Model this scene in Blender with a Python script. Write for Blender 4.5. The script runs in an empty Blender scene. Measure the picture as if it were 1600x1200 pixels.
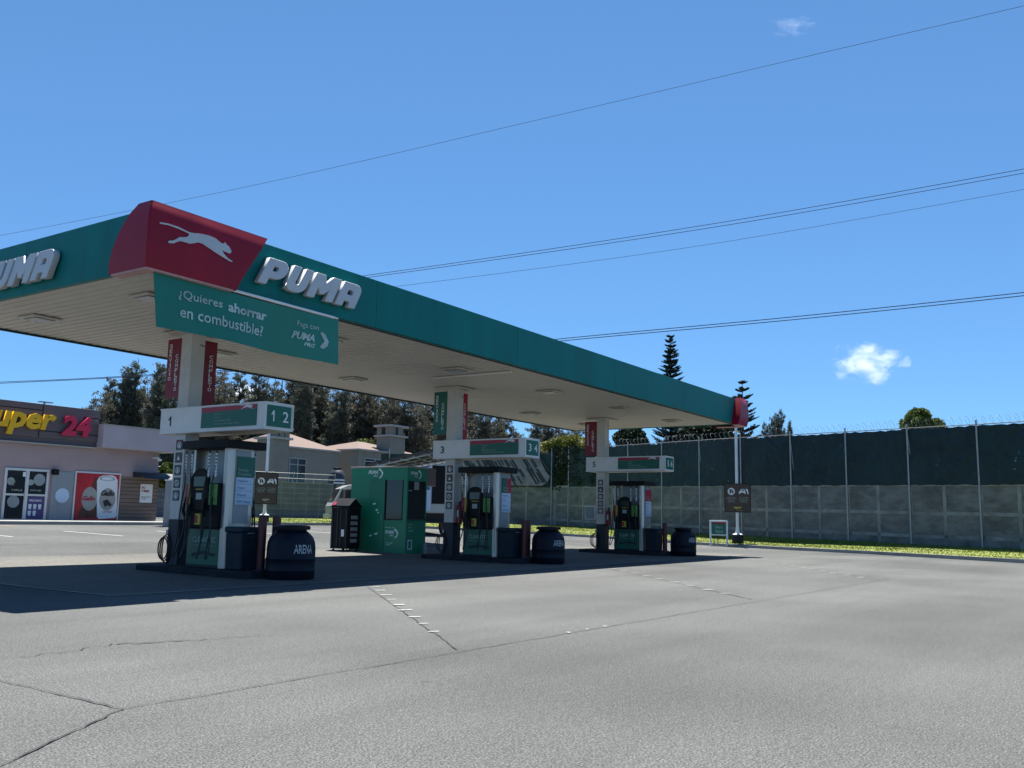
import bpy, bmesh, math, random
from mathutils import Vector, Matrix
rnd = random.Random(7)
PI = math.pi
# ------------------------------------------------------------------ camera
scn = bpy.context.scene
CAM = Vector((-7.9766, -11.7422, 1.1468))
Rv = Vector((0.55314749, -0.8328693, 0.01888316)); Uv = Vector((-0.13005539, -0.06394281, 0.98944273)); Fv = Vector((0.82286903, 0.54976362, 0.14368895))
FPX = 1443.2
cd = bpy.data.cameras.new('camera'); cam = bpy.data.objects.new('camera', cd); scn.collection.objects.link(cam)
cam.matrix_world = Matrix(((Rv.x, Uv.x, -Fv.x, CAM.x), (Rv.y, Uv.y, -Fv.y, CAM.y), (Rv.z, Uv.z, -Fv.z, CAM.z), (0, 0, 0, 1)))
cd.sensor_width = 36; cd.lens = 36 * FPX / 1600; cd.clip_end = 3000; cd.clip_start = .05
scn.camera = cam
# ------------------------------------------------------------------ world, sun, exposure
SUNV = Vector((.38, .22, 1)).normalized()
world = bpy.data.worlds.new('World'); scn.world = world; world.use_nodes = True
nt = world.node_tree; bg = nt.nodes['Background']
sky = nt.nodes.new('ShaderNodeTexSky'); sky.sky_type = 'NISHITA'; sky.sun_disc = False
sky.sun_elevation = math.asin(SUNV.z); sky.sun_rotation = math.atan2(SUNV.x, SUNV.y)
sky.altitude = 3000; sky.air_density = 1.0; sky.dust_density = 0; sky.ozone_density = 2.0
gm = nt.nodes.new('ShaderNodeGamma'); gm.inputs[1].default_value = .65
tn = nt.nodes.new('ShaderNodeMix'); tn.data_type = 'RGBA'; tn.blend_type = 'MULTIPLY'; tn.inputs[0].default_value = 1; tn.inputs[7].default_value = (.36, .64, .915, 1)
nt.links.new(sky.outputs[0], gm.inputs[0]); nt.links.new(gm.outputs[0], tn.inputs[6]); nt.links.new(tn.outputs[2], bg.inputs['Color'])
bg.inputs['Strength'].default_value = .12
sl = bpy.data.lights.new('sun', 'SUN'); sl.energy = 5.0; sl.angle = math.radians(.5); sl.color = (1, .955, .885)
so = bpy.data.objects.new('sun', sl); scn.collection.objects.link(so)
so.rotation_euler = SUNV.to_track_quat('Z', 'Y').to_euler(); so.location = (0, 0, 60)
scn.view_settings.view_transform = 'Standard'; scn.view_settings.look = 'None'
scn.view_settings.exposure = 1.42; scn.view_settings.gamma = 1
scn.render.engine = 'CYCLES'
scn.cycles.transparent_max_bounces = 24; scn.cycles.volume_bounces = 6; scn.cycles.max_bounces = 12

# ------------------------------------------------------------------ helpers
def at(px, py, depth):
    return CAM + (Fv + Rv * ((px - 800) / FPX) - Uv * ((py - 600) / FPX)) * depth
def sm(t):
    t = min(1, max(0, t)); return t * t * (3 - 2 * t)
def G(y): return .78 * sm((y - 1) / 30.)           # height of the paved ground
ORG = {}
def tag(o, label=None, cat=None, group=None, kind=None):
    if label: o['label'] = label
    if cat: o['category'] = cat
    if group: o['group'] = group
    if kind: o['kind'] = kind
    return o
def thing(name, loc, label, cat, group=None):
    o = bpy.data.objects.new(name, None); scn.collection.objects.link(o); o.empty_display_size = .1
    o.location = loc; ORG[o.name] = Vector(loc)
    return tag(o, label, cat, group)
def copy_tree(o, parent=None):
    c = o.copy(); scn.collection.objects.link(c)
    if parent: c.parent = parent
    for ch in list(o.children): copy_tree(ch, c)
    return c
def link(name, me, mat, parent):
    if mat is not None:
        me.materials.clear(); me.materials.append(mat)
    if parent is not None: me.transform(Matrix.Translation(-ORG[parent.name]))
    o = bpy.data.objects.new(name, me); scn.collection.objects.link(o)
    if parent is not None: o.parent = parent; ORG[o.name] = ORG[parent.name]
    else: ORG[o.name] = Vector((0, 0, 0))
    return o
class MB:
    def __init__(s): s.v = []; s.f = []
    def quad(s, *p):
        n = len(s.v); s.v += [tuple(q) for q in p]; s.f.append(tuple(range(n, n + len(p)))); return s
    def box(s, x0, x1, y0, y1, z0, z1):
        if x0 > x1: x0, x1 = x1, x0
        if y0 > y1: y0, y1 = y1, y0
        if z0 > z1: z0, z1 = z1, z0
        n = len(s.v)
        s.v += [(x0,y0,z0),(x1,y0,z0),(x1,y1,z0),(x0,y1,z0),(x0,y0,z1),(x1,y0,z1),(x1,y1,z1),(x0,y1,z1)]
        s.f += [tuple(n+i for i in q) for q in ((0,3,2,1),(4,5,6,7),(0,1,5,4),(1,2,6,5),(2,3,7,6),(3,0,4,7))]
        return s
    def obox(s, c, ax, ay, az):   # centre and three half-axis vectors
        c, ax, ay, az = map(Vector, (c, ax, ay, az)); n = len(s.v)
        for k in (-1, 1):
            for i, j in ((-1,-1),(1,-1),(1,1),(-1,1)): s.v.append(tuple(c + ax*i + ay*j + az*k))
        s.f += [tuple(n+i for i in q) for q in ((0,3,2,1),(4,5,6,7),(0,1,5,4),(1,2,6,5),(2,3,7,6),(3,0,4,7))]
        return s
    def wallbox(s, a, b, z0a, z0b, h0, h1, t, off=0):   # slab along a->b in plan, thickness t, bottom h0, top h1 above base line
        a = Vector((a[0], a[1], 0)); b = Vector((b[0], b[1], 0)); d = (b-a).normalized(); nrm = Vector((-d.y, d.x, 0))
        n = len(s.v); p0 = nrm*(off-t/2); p1 = nrm*(off+t/2)
        for (q, z) in ((a+p0, z0a), (b+p0, z0b), (b+p1, z0b), (a+p1, z0a)): s.v.append((q.x, q.y, z+h0))
        for (q, z) in ((a+p0, z0a), (b+p0, z0b), (b+p1, z0b), (a+p1, z0a)): s.v.append((q.x, q.y, z+h1))
        s.f += [tuple(n+i for i in q) for q in ((0,3,2,1),(4,5,6,7),(0,1,5,4),(1,2,6,5),(2,3,7,6),(3,0,4,7))]
        return s
    def tube(s, pts, r, n=8, cap=True):
        pts = [Vector(p) for p in pts]; rs = r if isinstance(r, (list, tuple)) else [r]*len(pts)
        base = len(s.v); prev = None
        for i, p in enumerate(pts):
            d = (pts[min(i+1, len(pts)-1)] - pts[max(i-1, 0)])
            d = d.normalized() if d.length > 1e-9 else Vector((0, 0, 1))
            if prev is None:
                a = Vector((0, 0, 1)) if abs(d.z) < .9 else Vector((1, 0, 0)); u = d.cross(a).normalized()
            else:
                u = prev - d * prev.dot(d); u = u.normalized() if u.length > 1e-6 else d.orthogonal().normalized()
            prev = u; w = d.cross(u)
            for k in range(n):
                t = 2*PI*k/n; q = p + (u*math.cos(t) + w*math.sin(t))*rs[i]; s.v.append(tuple(q))
        for i in range(len(pts)-1):
            for k in range(n):
                a = base+i*n+k; b = base+i*n+(k+1) % n
                s.f.append((a, b, b+n, a+n))
        if cap:
            s.f.append(tuple(base+k for k in range(n))[::-1]); s.f.append(tuple(base+(len(pts)-1)*n+k for k in range(n)))
        return s
    def lathe(s, c, prof, n=32):
        base = len(s.v); c = Vector(c)
        for r, z in prof:
            for k in range(n):
                t = 2*PI*k/n; s.v.append((c.x+r*math.cos(t), c.y+r*math.sin(t), c.z+z))
        for i in range(len(prof)-1):
            for k in range(n):
                a = base+i*n+k; b = base+i*n+(k+1) % n; s.f.append((a, b, b+n, a+n))
        s.f.append(tuple(base+k for k in range(n))[::-1]); s.f.append(tuple(base+(len(prof)-1)*n+k for k in range(n)))
        return s
    def prism(s, poly, o, xd, yd, t):  # polygon in plane (o,xd,yd) extruded by vector t
        o, xd, yd, t = map(Vector, (o, xd, yd, t)); n = len(s.v); m = len(poly)
        for q in (Vector((0,0,0)), t):
            for a, b in poly: s.v.append(tuple(o + xd*a + yd*b + q))
        s.f.append(tuple(range(n, n+m))); s.f.append(tuple(range(n+m, n+2*m))[::-1])
        for i in range(m):
            j = (i+1) % m; s.f.append((n+i, n+j, n+m+j, n+m+i))
        return s
    def build(s, name, mat, parent=None, bevel=0, smooth=False, fix=True):
        me = bpy.data.meshes.new(name); me.from_pydata(s.v, [], s.f); me.update()
        if bevel or fix:
            bm = bmesh.new(); bm.from_mesh(me)
            if fix: bmesh.ops.recalc_face_normals(bm, faces=bm.faces)
            if bevel:
                es = [e for e in bm.edges if len(e.link_faces) == 2 and e.calc_face_angle(0) > .6]
                bmesh.ops.bevel(bm, geom=es, offset=bevel, segments=2, affect='EDGES', profile=.5)
            bm.to_mesh(me); bm.free()
        if smooth:
            for p in me.polygons: p.use_smooth = True
            try: me.set_sharp_from_angle(angle=math.radians(40))
            except Exception: pass
        return link(name, me, mat, parent)
def curve_mesh(cu, mapf):
    ob = bpy.data.objects.new('tmp', cu); scn.collection.objects.link(ob)
    dg = bpy.context.evaluated_depsgraph_get(); me = bpy.data.meshes.new_from_object(ob.evaluated_get(dg))
    bpy.data.objects.remove(ob)
    xs = [v.co.x for v in me.vertices]; ys = [v.co.y for v in me.vertices]
    if xs: mapf(me, min(xs), max(xs), min(ys), max(ys))
    return me
def text(s, o, xd, yd, w, h, mat, parent, name='lettering', ext=.002, bold=0.0, shear=0.0, align='L', lift=.004):
    """text fitted into a w x h box whose lower left corner is o"""
    cu = bpy.data.curves.new('t', 'FONT'); cu.body = s; cu.size = 1; cu.offset = bold; cu.extrude = .001; cu.shear = shear; cu.resolution_u = 2
    cu.space_line = .95
    if align == 'C': cu.align_x = 'CENTER'
    o, xd, yd = Vector(o), Vector(xd).normalized(), Vector(yd).normalized(); nd = xd.cross(yd)
    def mp(me, x0, x1, y0, y1):
        sx = w/(x1-x0); sy = h/(y1-y0)
        for v in me.vertices:
            v.co = o + xd*((v.co.x-x0)*sx) + yd*((v.co.y-y0)*sy) + nd*(lift + (ext if v.co.z > 0 else 0))
    me = curve_mesh(cu, mp); me.name = name
    return link(name, me, mat, parent)
def polys(pl, o, xd, yd, ext, mat, parent, name, lift=0.0, bevel=0.0):
    """filled outlines (holes by winding rule) extruded by ext along xd x yd"""
    cu = bpy.data.curves.new('p', 'CURVE'); cu.dimensions = '2D'; cu.fill_mode = 'BOTH'; cu.extrude = ext/2
    cu.bevel_depth = bevel; cu.bevel_resolution = 1
    for p in pl:
        sp = cu.splines.new('POLY'); sp.points.add(len(p)-1); sp.use_cyclic_u = True
        for i, (a, b) in enumerate(p): sp.points[i].co = (a, b, 0, 1)
    o, xd, yd = Vector(o), Vector(xd), Vector(yd); nd = xd.cross(yd).normalized()
    def mp(me, *_):
        for v in me.vertices: v.co = o + xd*v.co.x + yd*v.co.y + nd*(lift + ext/2 + v.co.z)
    me = curve_mesh(cu, mp); me.name = name
    return link(name, me, mat, parent)
def arc(cx, cy, rx, ry, a0, a1, n=8):
    return [(cx+rx*math.cos(math.radians(a0+(a1-a0)*i/n)), cy+ry*math.sin(math.radians(a0+(a1-a0)*i/n))) for i in range(n+1)]
# ------------------------------------------------------------------ materials
def mat(name, col, rough=.6, metal=0, var=.12, scale=3, bump=0, bscale=40, dirt=None, dirt_amt=.3, spec=.5, coat=0, stretch=None):
    m = bpy.data.materials.new(name); m.use_nodes = True; n = m.node_tree.nodes; l = m.node_tree.links
    b = n['Principled BSDF']; b.inputs['Roughness'].default_value = rough; b.inputs['Metallic'].default_value = metal
    b.inputs['Specular IOR Level'].default_value = spec; b.inputs['Coat Weight'].default_value = coat
    tc = n.new('ShaderNodeTexCoord'); mp = n.new('ShaderNodeMapping'); l.new(tc.outputs['Object'], mp.inputs['Vector'])
    if stretch: mp.inputs['Scale'].default_value = stretch
    no = n.new('ShaderNodeTexNoise'); no.inputs['Scale'].default_value = scale; no.inputs['Detail'].default_value = 6; no.inputs['Roughness'].default_value = .6
    l.new(mp.outputs[0], no.inputs['Vector'])
    rp = n.new('ShaderNodeValToRGB'); rp.color_ramp.elements[0].position = .3; rp.color_ramp.elements[1].position = .7
    a = [max(0, c*(1-var)) for c in col]; c2 = [min(1, c*(1+var)) for c in col]
    rp.color_ramp.elements[0].color = (*a, 1); rp.color_ramp.elements[1].color = (*c2, 1)
    l.new(no.outputs[0], rp.inputs[0]); out = rp.outputs[0]
    if dirt:
        n2 = n.new('ShaderNodeTexNoise'); n2.inputs['Scale'].default_value = scale*.37; n2.inputs['Detail'].default_value = 8; n2.inputs['Roughness'].default_value = .7
        l.new(mp.outputs[0], n2.inputs['Vector'])
        r2 = n.new('ShaderNodeValToRGB'); r2.color_ramp.elements[0].position = .48; r2.color_ramp.elements[1].position = .72
        r2.color_ramp.elements[0].color = (0,0,0,1); r2.color_ramp.elements[1].color = (dirt_amt,)*3+(1,)
        l.new(n2.outputs[0], r2.inputs[0])
        mx = n.new('ShaderNodeMix'); mx.data_type = 'RGBA'; l.new(r2.outputs[0], mx.inputs[0]); l.new(out, mx.inputs[6]); mx.inputs[7].default_value = (*dirt, 1); out = mx.outputs[2]
    l.new(out, b.inputs['Base Color'])
    rr = n.new('ShaderNodeMapRange'); rr.inputs[3].default_value = max(0, rough-.08); rr.inputs[4].default_value = min(1, rough+.1)
    l.new(no.outputs[0], rr.inputs[0]); l.new(rr.outputs[0], b.inputs['Roughness'])
    if bump:
        nb = n.new('ShaderNodeTexNoise'); nb.inputs['Scale'].default_value = bscale; nb.inputs['Detail'].default_value = 4
        l.new(mp.outputs[0], nb.inputs['Vector'])
        bu = n.new('ShaderNodeBump'); bu.inputs['Strength'].default_value = bump; bu.inputs['Distance'].default_value = .02
        l.new(nb.outputs[0], bu.inputs['Height']); l.new(bu.outputs[0], b.inputs['Normal'])
    return m
def tex_ground(name, base, dark, light, spk=170, patch=.35, bump=.5):
    m = bpy.data.materials.new(name); m.use_nodes = True; n = m.node_tree.nodes; l = m.node_tree.links
    b = n['Principled BSDF']; b.inputs['Roughness'].default_value = .9; b.inputs['Specular IOR Level'].default_value = .08
    tc = n.new('ShaderNodeTexCoord')
    def noise(sc, det=4, ro=.6, vec=None):
        q = n.new('ShaderNodeTexNoise'); q.inputs['Scale'].default_value = sc; q.inputs['Detail'].default_value = det; q.inputs['Roughness'].default_value = ro
        l.new(vec or tc.outputs['Object'], q.inputs['Vector']); return q.outputs[0]
    def ramp(i, *st):
        r = n.new('ShaderNodeValToRGB'); e = r.color_ramp.elements
        while len(e) < len(st): e.new(.5)
        for k, (p, c) in enumerate(st): e[k].position = p; e[k].color = (*c, 1) if len(c) == 3 else c
        l.new(i, r.inputs[0]); return r.outputs[0]
    def mix(f, a, c, mode='MIX'):
        x = n.new('ShaderNodeMix'); x.data_type = 'RGBA'; x.blend_type = mode
        if isinstance(f, float): x.inputs[0].default_value = f
        else: l.new(f, x.inputs[0])
        l.new(a, x.inputs[6])
        if isinstance(c, tuple): x.inputs[7].default_value = (*c, 1)
        else: l.new(c, x.inputs[7])
        return x.outputs[2]
    g = lambda v: (v, v, v)
    big = ramp(noise(.16, 5, .55), (.32, g(1-patch*.6)), (.62, g(1+patch*.25)))
    mp = n.new('ShaderNodeMapping'); mp.inputs['Scale'].default_value = (.10, .55, 1); l.new(tc.outputs['Object'], mp.inputs['Vector'])
    track = ramp(noise(1, 4, .6, mp.outputs[0]), (.38, g(.90)), (.60, g(1.04)))
    fine = ramp(noise(spk, 2, .8), (.34, dark), (.50, base), (.66, light))
    med = ramp(noise(spk*.22, 3, .75), (.3, g(.8)), (.7, g(1.15)))
    vo = n.new('ShaderNodeTexVoronoi'); vo.inputs['Scale'].default_value = spk*.35; l.new(tc.outputs['Object'], vo.inputs['Vector'])
    chip = ramp(vo.outputs['Distance'], (.0, g(1)), (.16, g(0)))
    c = mix(1.0, fine, med, 'MULTIPLY'); c = mix(1.0, c, big, 'MULTIPLY'); c = mix(1.0, c, track, 'MULTIPLY')
    cm = n.new('ShaderNodeMath'); cm.operation = 'MULTIPLY'; cm.inputs[1].default_value = .35; l.new(chip, cm.inputs[0])
    c = mix(cm.outputs[0], c, tuple(min(1, v*1.9) for v in light))
    st = ramp(noise(.9, 8, .75), (.66, g(0)), (.78, g(.35)))
    c = mix(st, c, tuple(v*.45 for v in dark))
    drip = ramp(noise(3.1, 3, .5), (.70, g(0)), (.76, g(.30))); c = mix(drip, c, tuple(v*.5 for v in dark))
    mp2 = n.new('ShaderNodeMapping'); mp2.inputs['Scale'].default_value = (.07, .9, 1); mp2.inputs['Rotation'].default_value = (0, 0, .45); l.new(tc.outputs['Object'], mp2.inputs['Vector'])
    tyre = ramp(noise(1.3, 2, .4, mp2.outputs[0]), (.60, g(0)), (.70, g(.12))); c = mix(tyre, c, dark)
    l.new(c, b.inputs['Base Color'])
    bu = n.new('ShaderNodeBump'); bu.inputs['Strength'].default_value = bump; bu.inputs['Distance'].default_value = .008
    l.new(noise(spk*.6, 3, .8), bu.inputs['Height']); l.new(bu.outputs[0], b.inputs['Normal'])
    return m
def leafmat(name, c1, c2, c3, rough=.7, trans=.2):
    m = bpy.data.materials.new(name); m.use_nodes = True; n = m.node_tree.nodes; l = m.node_tree.links
    b = n['Principled BSDF']; b.inputs['Roughness'].default_value = rough; b.inputs['Specular IOR Level'].default_value = .25
    ge = n.new('ShaderNodeNewGeometry'); rp = n.new('ShaderNodeValToRGB'); e = rp.color_ramp.elements
    e[0].color = (*c1, 1); e[1].color = (*c3, 1); x = e.new(.55); x.color = (*c2, 1)
    tc = n.new('ShaderNodeTexCoord'); no = n.new('ShaderNodeTexNoise'); no.inputs['Scale'].default_value = .5; no.inputs['Detail'].default_value = 4
    l.new(tc.outputs['Object'], no.inputs['Vector'])
    ma = n.new('ShaderNodeMath'); ma.operation = 'MULTIPLY_ADD'; ma.inputs[1].default_value = .5
    m2 = n.new('ShaderNodeMath'); m2.operation = 'MULTIPLY'; m2.inputs[1].default_value = .55
    l.new(no.outputs[0], m2.inputs[0]); l.new(ge.outputs['Random Per Island'], ma.inputs[0]); l.new(m2.outputs[0], ma.inputs[2])
    l.new(ma.outputs[0], rp.inputs[0]); l.new(rp.outputs[0], b.inputs['Base Color'])
    tr = n.new('ShaderNodeBsdfTranslucent'); l.new(rp.outputs[0], tr.inputs['Color'])
    mx = n.new('ShaderNodeMixShader'); mx.inputs[0].default_value = trans
    l.new(b.outputs[0], mx.inputs[1]); l.new(tr.outputs[0], mx.inputs[2]); l.new(mx.outputs[0], n['Material Output'].inputs['Surface'])
    return m
def glassmat(name, col=(.02,.025,.03), rough=.04):
    m = mat(name, col, rough, 0, .05, 1); return m
M = {}
M['asphalt'] = tex_ground('asphalt', (0.0900,0.0936,0.0918), (0.0330,0.0348,0.0342), (0.1860,0.1890,0.1830), spk=80, patch=.45, bump=.3)
M['concrete_slab'] = tex_ground('concrete_slab', (0.1312,0.1293,0.1184), (0.0864,0.0864,0.0800), (0.1856,0.1824,0.1677), spk=40, patch=.4, bump=.25)
M['kerb'] = mat('kerb_concrete', (0.2604,0.2604,0.2480), .85, var=.2, scale=2, bump=.3, dirt=(0.0744,0.0744,0.0682))
M['crack'] = mat('joint_filler', (.018,.018,.02), .9, var=.4, scale=8)
M['patch'] = mat('patch_cement', (0.3220,0.3220,0.3010), .85, var=.25, scale=12)
M['line'] = mat('road_paint', (0.4464,0.4464,0.4216), .7, var=.15, scale=6)
M['yline'] = mat('road_paint_yellow', (0.4340,0.2790,0.0496), .7, var=.15, scale=6)
M['green'] = mat('teal_green_panel', (.0,.150,.138), .5, var=.12, scale=2.2, dirt=(.008,.09,.08), dirt_amt=.5, spec=.2, stretch=(1,1,.18))
M['red'] = mat('red_panel', (.25,.003,.018), .4, var=.14, scale=1.6, dirt=(.15,.006,.02), dirt_amt=.4, spec=.25)
M['pink'] = mat('pale_red_edge', (.5,.28,.28), .6, var=.15)  # pale pink for the underside of the red corner cladding
M['soffit'] = mat('soffit_metal', (.52,.49,.44), .5, var=.06, scale=.8, dirt=(.33,.31,.27), dirt_amt=.6)
M['white'] = mat('white_paint', (.74,.75,.74), .45, var=.06, scale=1.5, dirt=(.4,.38,.34), dirt_amt=.4)
M['colwhite'] = mat('column_paint', (.56,.55,.51), .5, var=.07, scale=2, dirt=(.36,.34,.30), dirt_amt=.5)
M['lwhite'] = mat('letter_white', (.46,.48,.50), .4, var=.06, scale=3, dirt=(.4,.42,.44), dirt_amt=.4)
M['silver'] = mat('brushed_steel', (.50,.48,.44), .35, .85, var=.08, scale=8, stretch=(1,1,.05))
M['galv'] = mat('galvanised_pipe', (.34,.36,.36), .5, .5, var=.15, scale=6)
M['darkgrey'] = mat('dark_grey_paint', (.016,.023,.034), .6, var=.2, scale=4, dirt=(.035,.035,.035))
M['navy'] = mat('navy_plastic', (.003,.005,.014), .5, var=.25, scale=3, bump=.1, bscale=25, dirt=(.015,.014,.014), dirt_amt=.3, spec=.25)
M['black'] = mat('black_plastic', (.006,.007,.009), .55, var=.3, scale=6, dirt=(.025,.024,.022), spec=.2)
M['rubber'] = mat('black_rubber', (.010,.010,.011), .5, var=.3, scale=10)
M['binblue'] = mat('bin_blue_grey', (.007,.020,.032), .5, var=.25, scale=5, dirt=(.03,.03,.03), spec=.25)
M['island'] = mat('island_concrete', (.025,.028,.034), .85, var=.3, scale=5, bump=.3, dirt=(.012,.012,.012), spec=.15)
M['bollard'] = mat('red_steel_bollard', (.085,.010,.009), .5, var=.25, scale=6, dirt=(.04,.02,.02))
M['pgreen'] = mat('sign_green', (.0,.115,.075), .4, var=.08, scale=2)
M['pred'] = mat('sign_red', (.36,.01,.04), .4, var=.08, scale=2)
M['wine'] = mat('wine_red_sign', (.20,.006,.022), .5, var=.10, scale=2)
M['txt'] = mat('letter_offwhite', (.72,.74,.74), .6, var=.08, scale=20)
M['txtdim'] = mat('letter_faded', (.32,.42,.38), .6, var=.2, scale=30)
M['txtblk'] = mat('letter_black', (.02,.02,.022), .6, var=.1)
M['picto'] = mat('pictogram_grey', (.07,.085,.08), .6, var=.1)
M['strip'] = mat('price_strip', (.48,.60,.74), .5, var=.05)
M['txtblue'] = mat('letter_blue', (.06,.13,.24), .6, var=.1)
M['ext'] = mat('extinguisher_red', (.42,.012,.016), .3, var=.08, coat=.5)
M['yellow'] = mat('yellow_label', (.5,.42,.05), .6, var=.2, scale=20)
M['lime'] = mat('lime_label', (.12,.3,.07), .6, var=.3, scale=20)
M['kiosk'] = mat('kiosk_green', (.0,.215,.11), .4, var=.12, scale=1.3, dirt=(.02,.14,.09), dirt_amt=.4)
M['kiosk2'] = mat('kiosk_green_door', (.0,.17,.09), .4, var=.12, scale=1.3)
M['glass'] = glassmat('dark_glass')
M['screen'] = glassmat('display_glass', (.03,.04,.035), .1)
M['lcd'] = mat('lcd_grey', (.28,.33,.30), .3, var=.1)
M['mauve'] = mat('mauve_render', (.345,.262,.262), .85, var=.06, scale=1.2, bump=.15, dirt=(.24,.19,.19), dirt_amt=.4)
M['mauvel'] = mat('mauve_parapet', (.40,.345,.375), .8, var=.05, scale=1, dirt=(.3,.26,.27), dirt_amt=.3)
M['panel'] = mat('taupe_composite_panel', (.105,.082,.084), .5, var=.06, scale=.8)
M['brownwall'] = mat('brown_slat_wall', (.19,.135,.11), .7, var=.25, scale=2, stretch=(.2,1,6), bump=.3)
M['alu'] = mat('aluminium_frame', (.62,.63,.62), .4, .4, var=.06)
M['syellow'] = mat('letter_yellow', (.72,.40,.0), .45, var=.05, scale=2)
M['sred'] = mat('letter_red', (.52,.010,.055), .4, var=.05, scale=2)
M['beige'] = mat('beige_render', (.215,.20,.165), .85, var=.08, scale=.9, bump=.15, dirt=(.16,.15,.12), dirt_amt=.4)
M['beigetrim'] = mat('beige_trim', (0.3360,0.3280,0.2960), .8, var=.08)
M['tile'] = mat('clay_roof_tile', (.115,.072,.058), .8, var=.2, scale=4, bump=.6, bscale=9, dirt=(.10,.072,.06))
M['wood'] = mat('brown_sign_board', (.065,.042,.030), .6, var=.12, scale=3)
M['tank'] = mat('tank_grey_black', (.028,.032,.04), .4, var=.2, scale=2, dirt=(.12,.12,.11))
M['vanw'] = mat('van_white_paint', (0.3900,0.3900,0.3750), .3, var=.04, coat=.4, dirt=(0.3000,0.2775,0.2400), dirt_amt=.3)
M['wall'] = mat('precast_concrete', (.150,.155,.145), .9, var=.4, scale=1.3, bump=.5, bscale=12, dirt=(.045,.05,.045), dirt_amt=.85, stretch=(1,1,2.2))
M['wallpost'] = mat('precast_post', (.23,.24,.225), .9, var=.3, scale=2, bump=.4, dirt=(.09,.1,.085), dirt_amt=.6)
M['bark'] = mat('bark', (.10,.08,.065), .9, var=.35, scale=4, bump=.6)
M['wire'] = mat('cable_black', (.022,.027,.038), .9, var=.1, spec=.05)
M['barb'] = mat('razor_wire', (.20,.21,.22), .7, .1, var=.1)
M['truckgrey'] = mat('chassis_black', (.012,.012,.013), .7, var=.3)
M['skin'] = mat('poster_brown', (.10,.03,.02), .6, var=.4, scale=6)
M['purple'] = mat('poster_purple', (.07,.05,.18), .4, var=.25, scale=12)
M['frost'] = mat('frosted_panel', (.26,.29,.31), .25, var=.1, scale=1)
M['leaf_cyp'] = leafmat('cypress_foliage', (.052,.062,.046), (.108,.12,.086), (.20,.20,.15))
M['leaf_cyp2'] = leafmat('dry_cypress_foliage', (0.0520,0.0544,0.0400), (0.1080,0.1080,0.0784), (0.2000,0.1840,0.1360))
M['leaf_ara'] = leafmat('araucaria_foliage', (.010,.026,.020), (.022,.05,.035), (.05,.085,.05), trans=.1)
M['leaf_bush'] = leafmat('bush_foliage', (0.0297,0.0561,0.0132), (0.0858,0.1254,0.0264), (0.2112,0.2244,0.0528))
M['leaf_ivy'] = leafmat('ivy_foliage', (.010,.020,.012), (.022,.04,.02), (.06,.08,.03), trans=.1)
M['leaf_ivy_sun'] = leafmat('yellow_green_sun_tint', (0.0440,0.0660,0.0110), (0.1430,0.1540,0.0330), (0.2750,0.2530,0.0770))  # yellow green leaves with the sunlight on the ivy top put into the colour
M['grassblade'] = leafmat('grass_blades', (.085,.12,.012), (.14,.175,.02), (.20,.21,.045))
def lawnmat():
    m = mat('lawn', (.125,.16,.018), .95, var=.35, scale=5, bump=.8, bscale=30, dirt=(.17,.15,.05), dirt_amt=.6); return m
M['lawn'] = lawnmat()
# shade cloth: dark woven fabric with worn pin holes
def clothmat():
    m = mat('shade_cloth', (.006,.024,.028), .8, var=.45, scale=1.1, dirt=(.03,.055,.06), dirt_amt=.6, stretch=(1,1,.5))
    n = m.node_tree.nodes; l = m.node_tree.links
    tc = n.new('ShaderNodeTexCoord'); vo = n.new('ShaderNodeTexNoise'); vo.inputs['Scale'].default_value = 5.5; vo.inputs['Detail'].default_value = 5; vo.inputs['Roughness'].default_value = .75
    l.new(tc.outputs['Object'], vo.inputs['Vector'])
    w1 = n.new('ShaderNodeTexNoise'); w1.inputs['Scale'].default_value = 1.6; w1.inputs['Detail'].default_value = 7; w1.inputs['Distortion'].default_value = 1.2
    l.new(tc.outputs['Object'], w1.inputs['Vector']); bu = n.new('ShaderNodeBump'); bu.inputs['Strength'].default_value = 1; bu.inputs['Distance'].default_value = .25
    l.new(w1.outputs[0], bu.inputs['Height']); l.new(bu.outputs[0], n['Principled BSDF'].inputs['Normal'])
    gt = n.new('ShaderNodeMath'); gt.operation = 'LESS_THAN'; gt.inputs[1].default_value = .69; l.new(vo.outputs[0], gt.inputs[0])
    l.new(gt.outputs[0], n['Principled BSDF'].inputs['Alpha'])
    return m
M['cloth'] = clothmat()
def blockmat():
    m = mat('block_wall', (.135,.145,.162), .9, var=.2, scale=1.5, dirt=(.08,.09,.09), dirt_amt=.5)
    n = m.node_tree.nodes; l = m.node_tree.links; b = n['Principled BSDF']
    tc = n.new('ShaderNodeTexCoord'); sx = n.new('ShaderNodeSeparateXYZ'); l.new(tc.outputs['Object'], sx.inputs[0])
    cb = n.new('ShaderNodeCombineXYZ'); l.new(sx.outputs[0], cb.inputs[0]); l.new(sx.outputs[2], cb.inputs[1])
    br = n.new('ShaderNodeTexBrick'); br.inputs['Scale'].default_value = 1; br.inputs['Brick Width'].default_value = .9; br.inputs['Row Height'].default_value = .35; br.inputs['Mortar Size'].default_value = .03
    br.offset = 0; br.inputs['Color1'].default_value = (1,1,1,1); br.inputs['Color2'].default_value = (.86,.86,.86,1); br.inputs['Mortar'].default_value = (1.35,1.35,1.35,1)
    l.new(cb.outputs[0], br.inputs['Vector'])
    src = b.inputs['Base Color'].links[0].from_socket
    mx = n.new('ShaderNodeMix'); mx.data_type = 'RGBA'; mx.blend_type = 'MULTIPLY'; mx.inputs[0].default_value = 1
    l.new(src, mx.inputs[6]); l.new(br.outputs[0], mx.inputs[7]); l.new(mx.outputs[2], b.inputs['Base Color'])
    return m
M['block'] = blockmat()
X, Y, Z = Vector((1,0,0)), Vector((0,1,0)), Vector((0,0,1))

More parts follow.
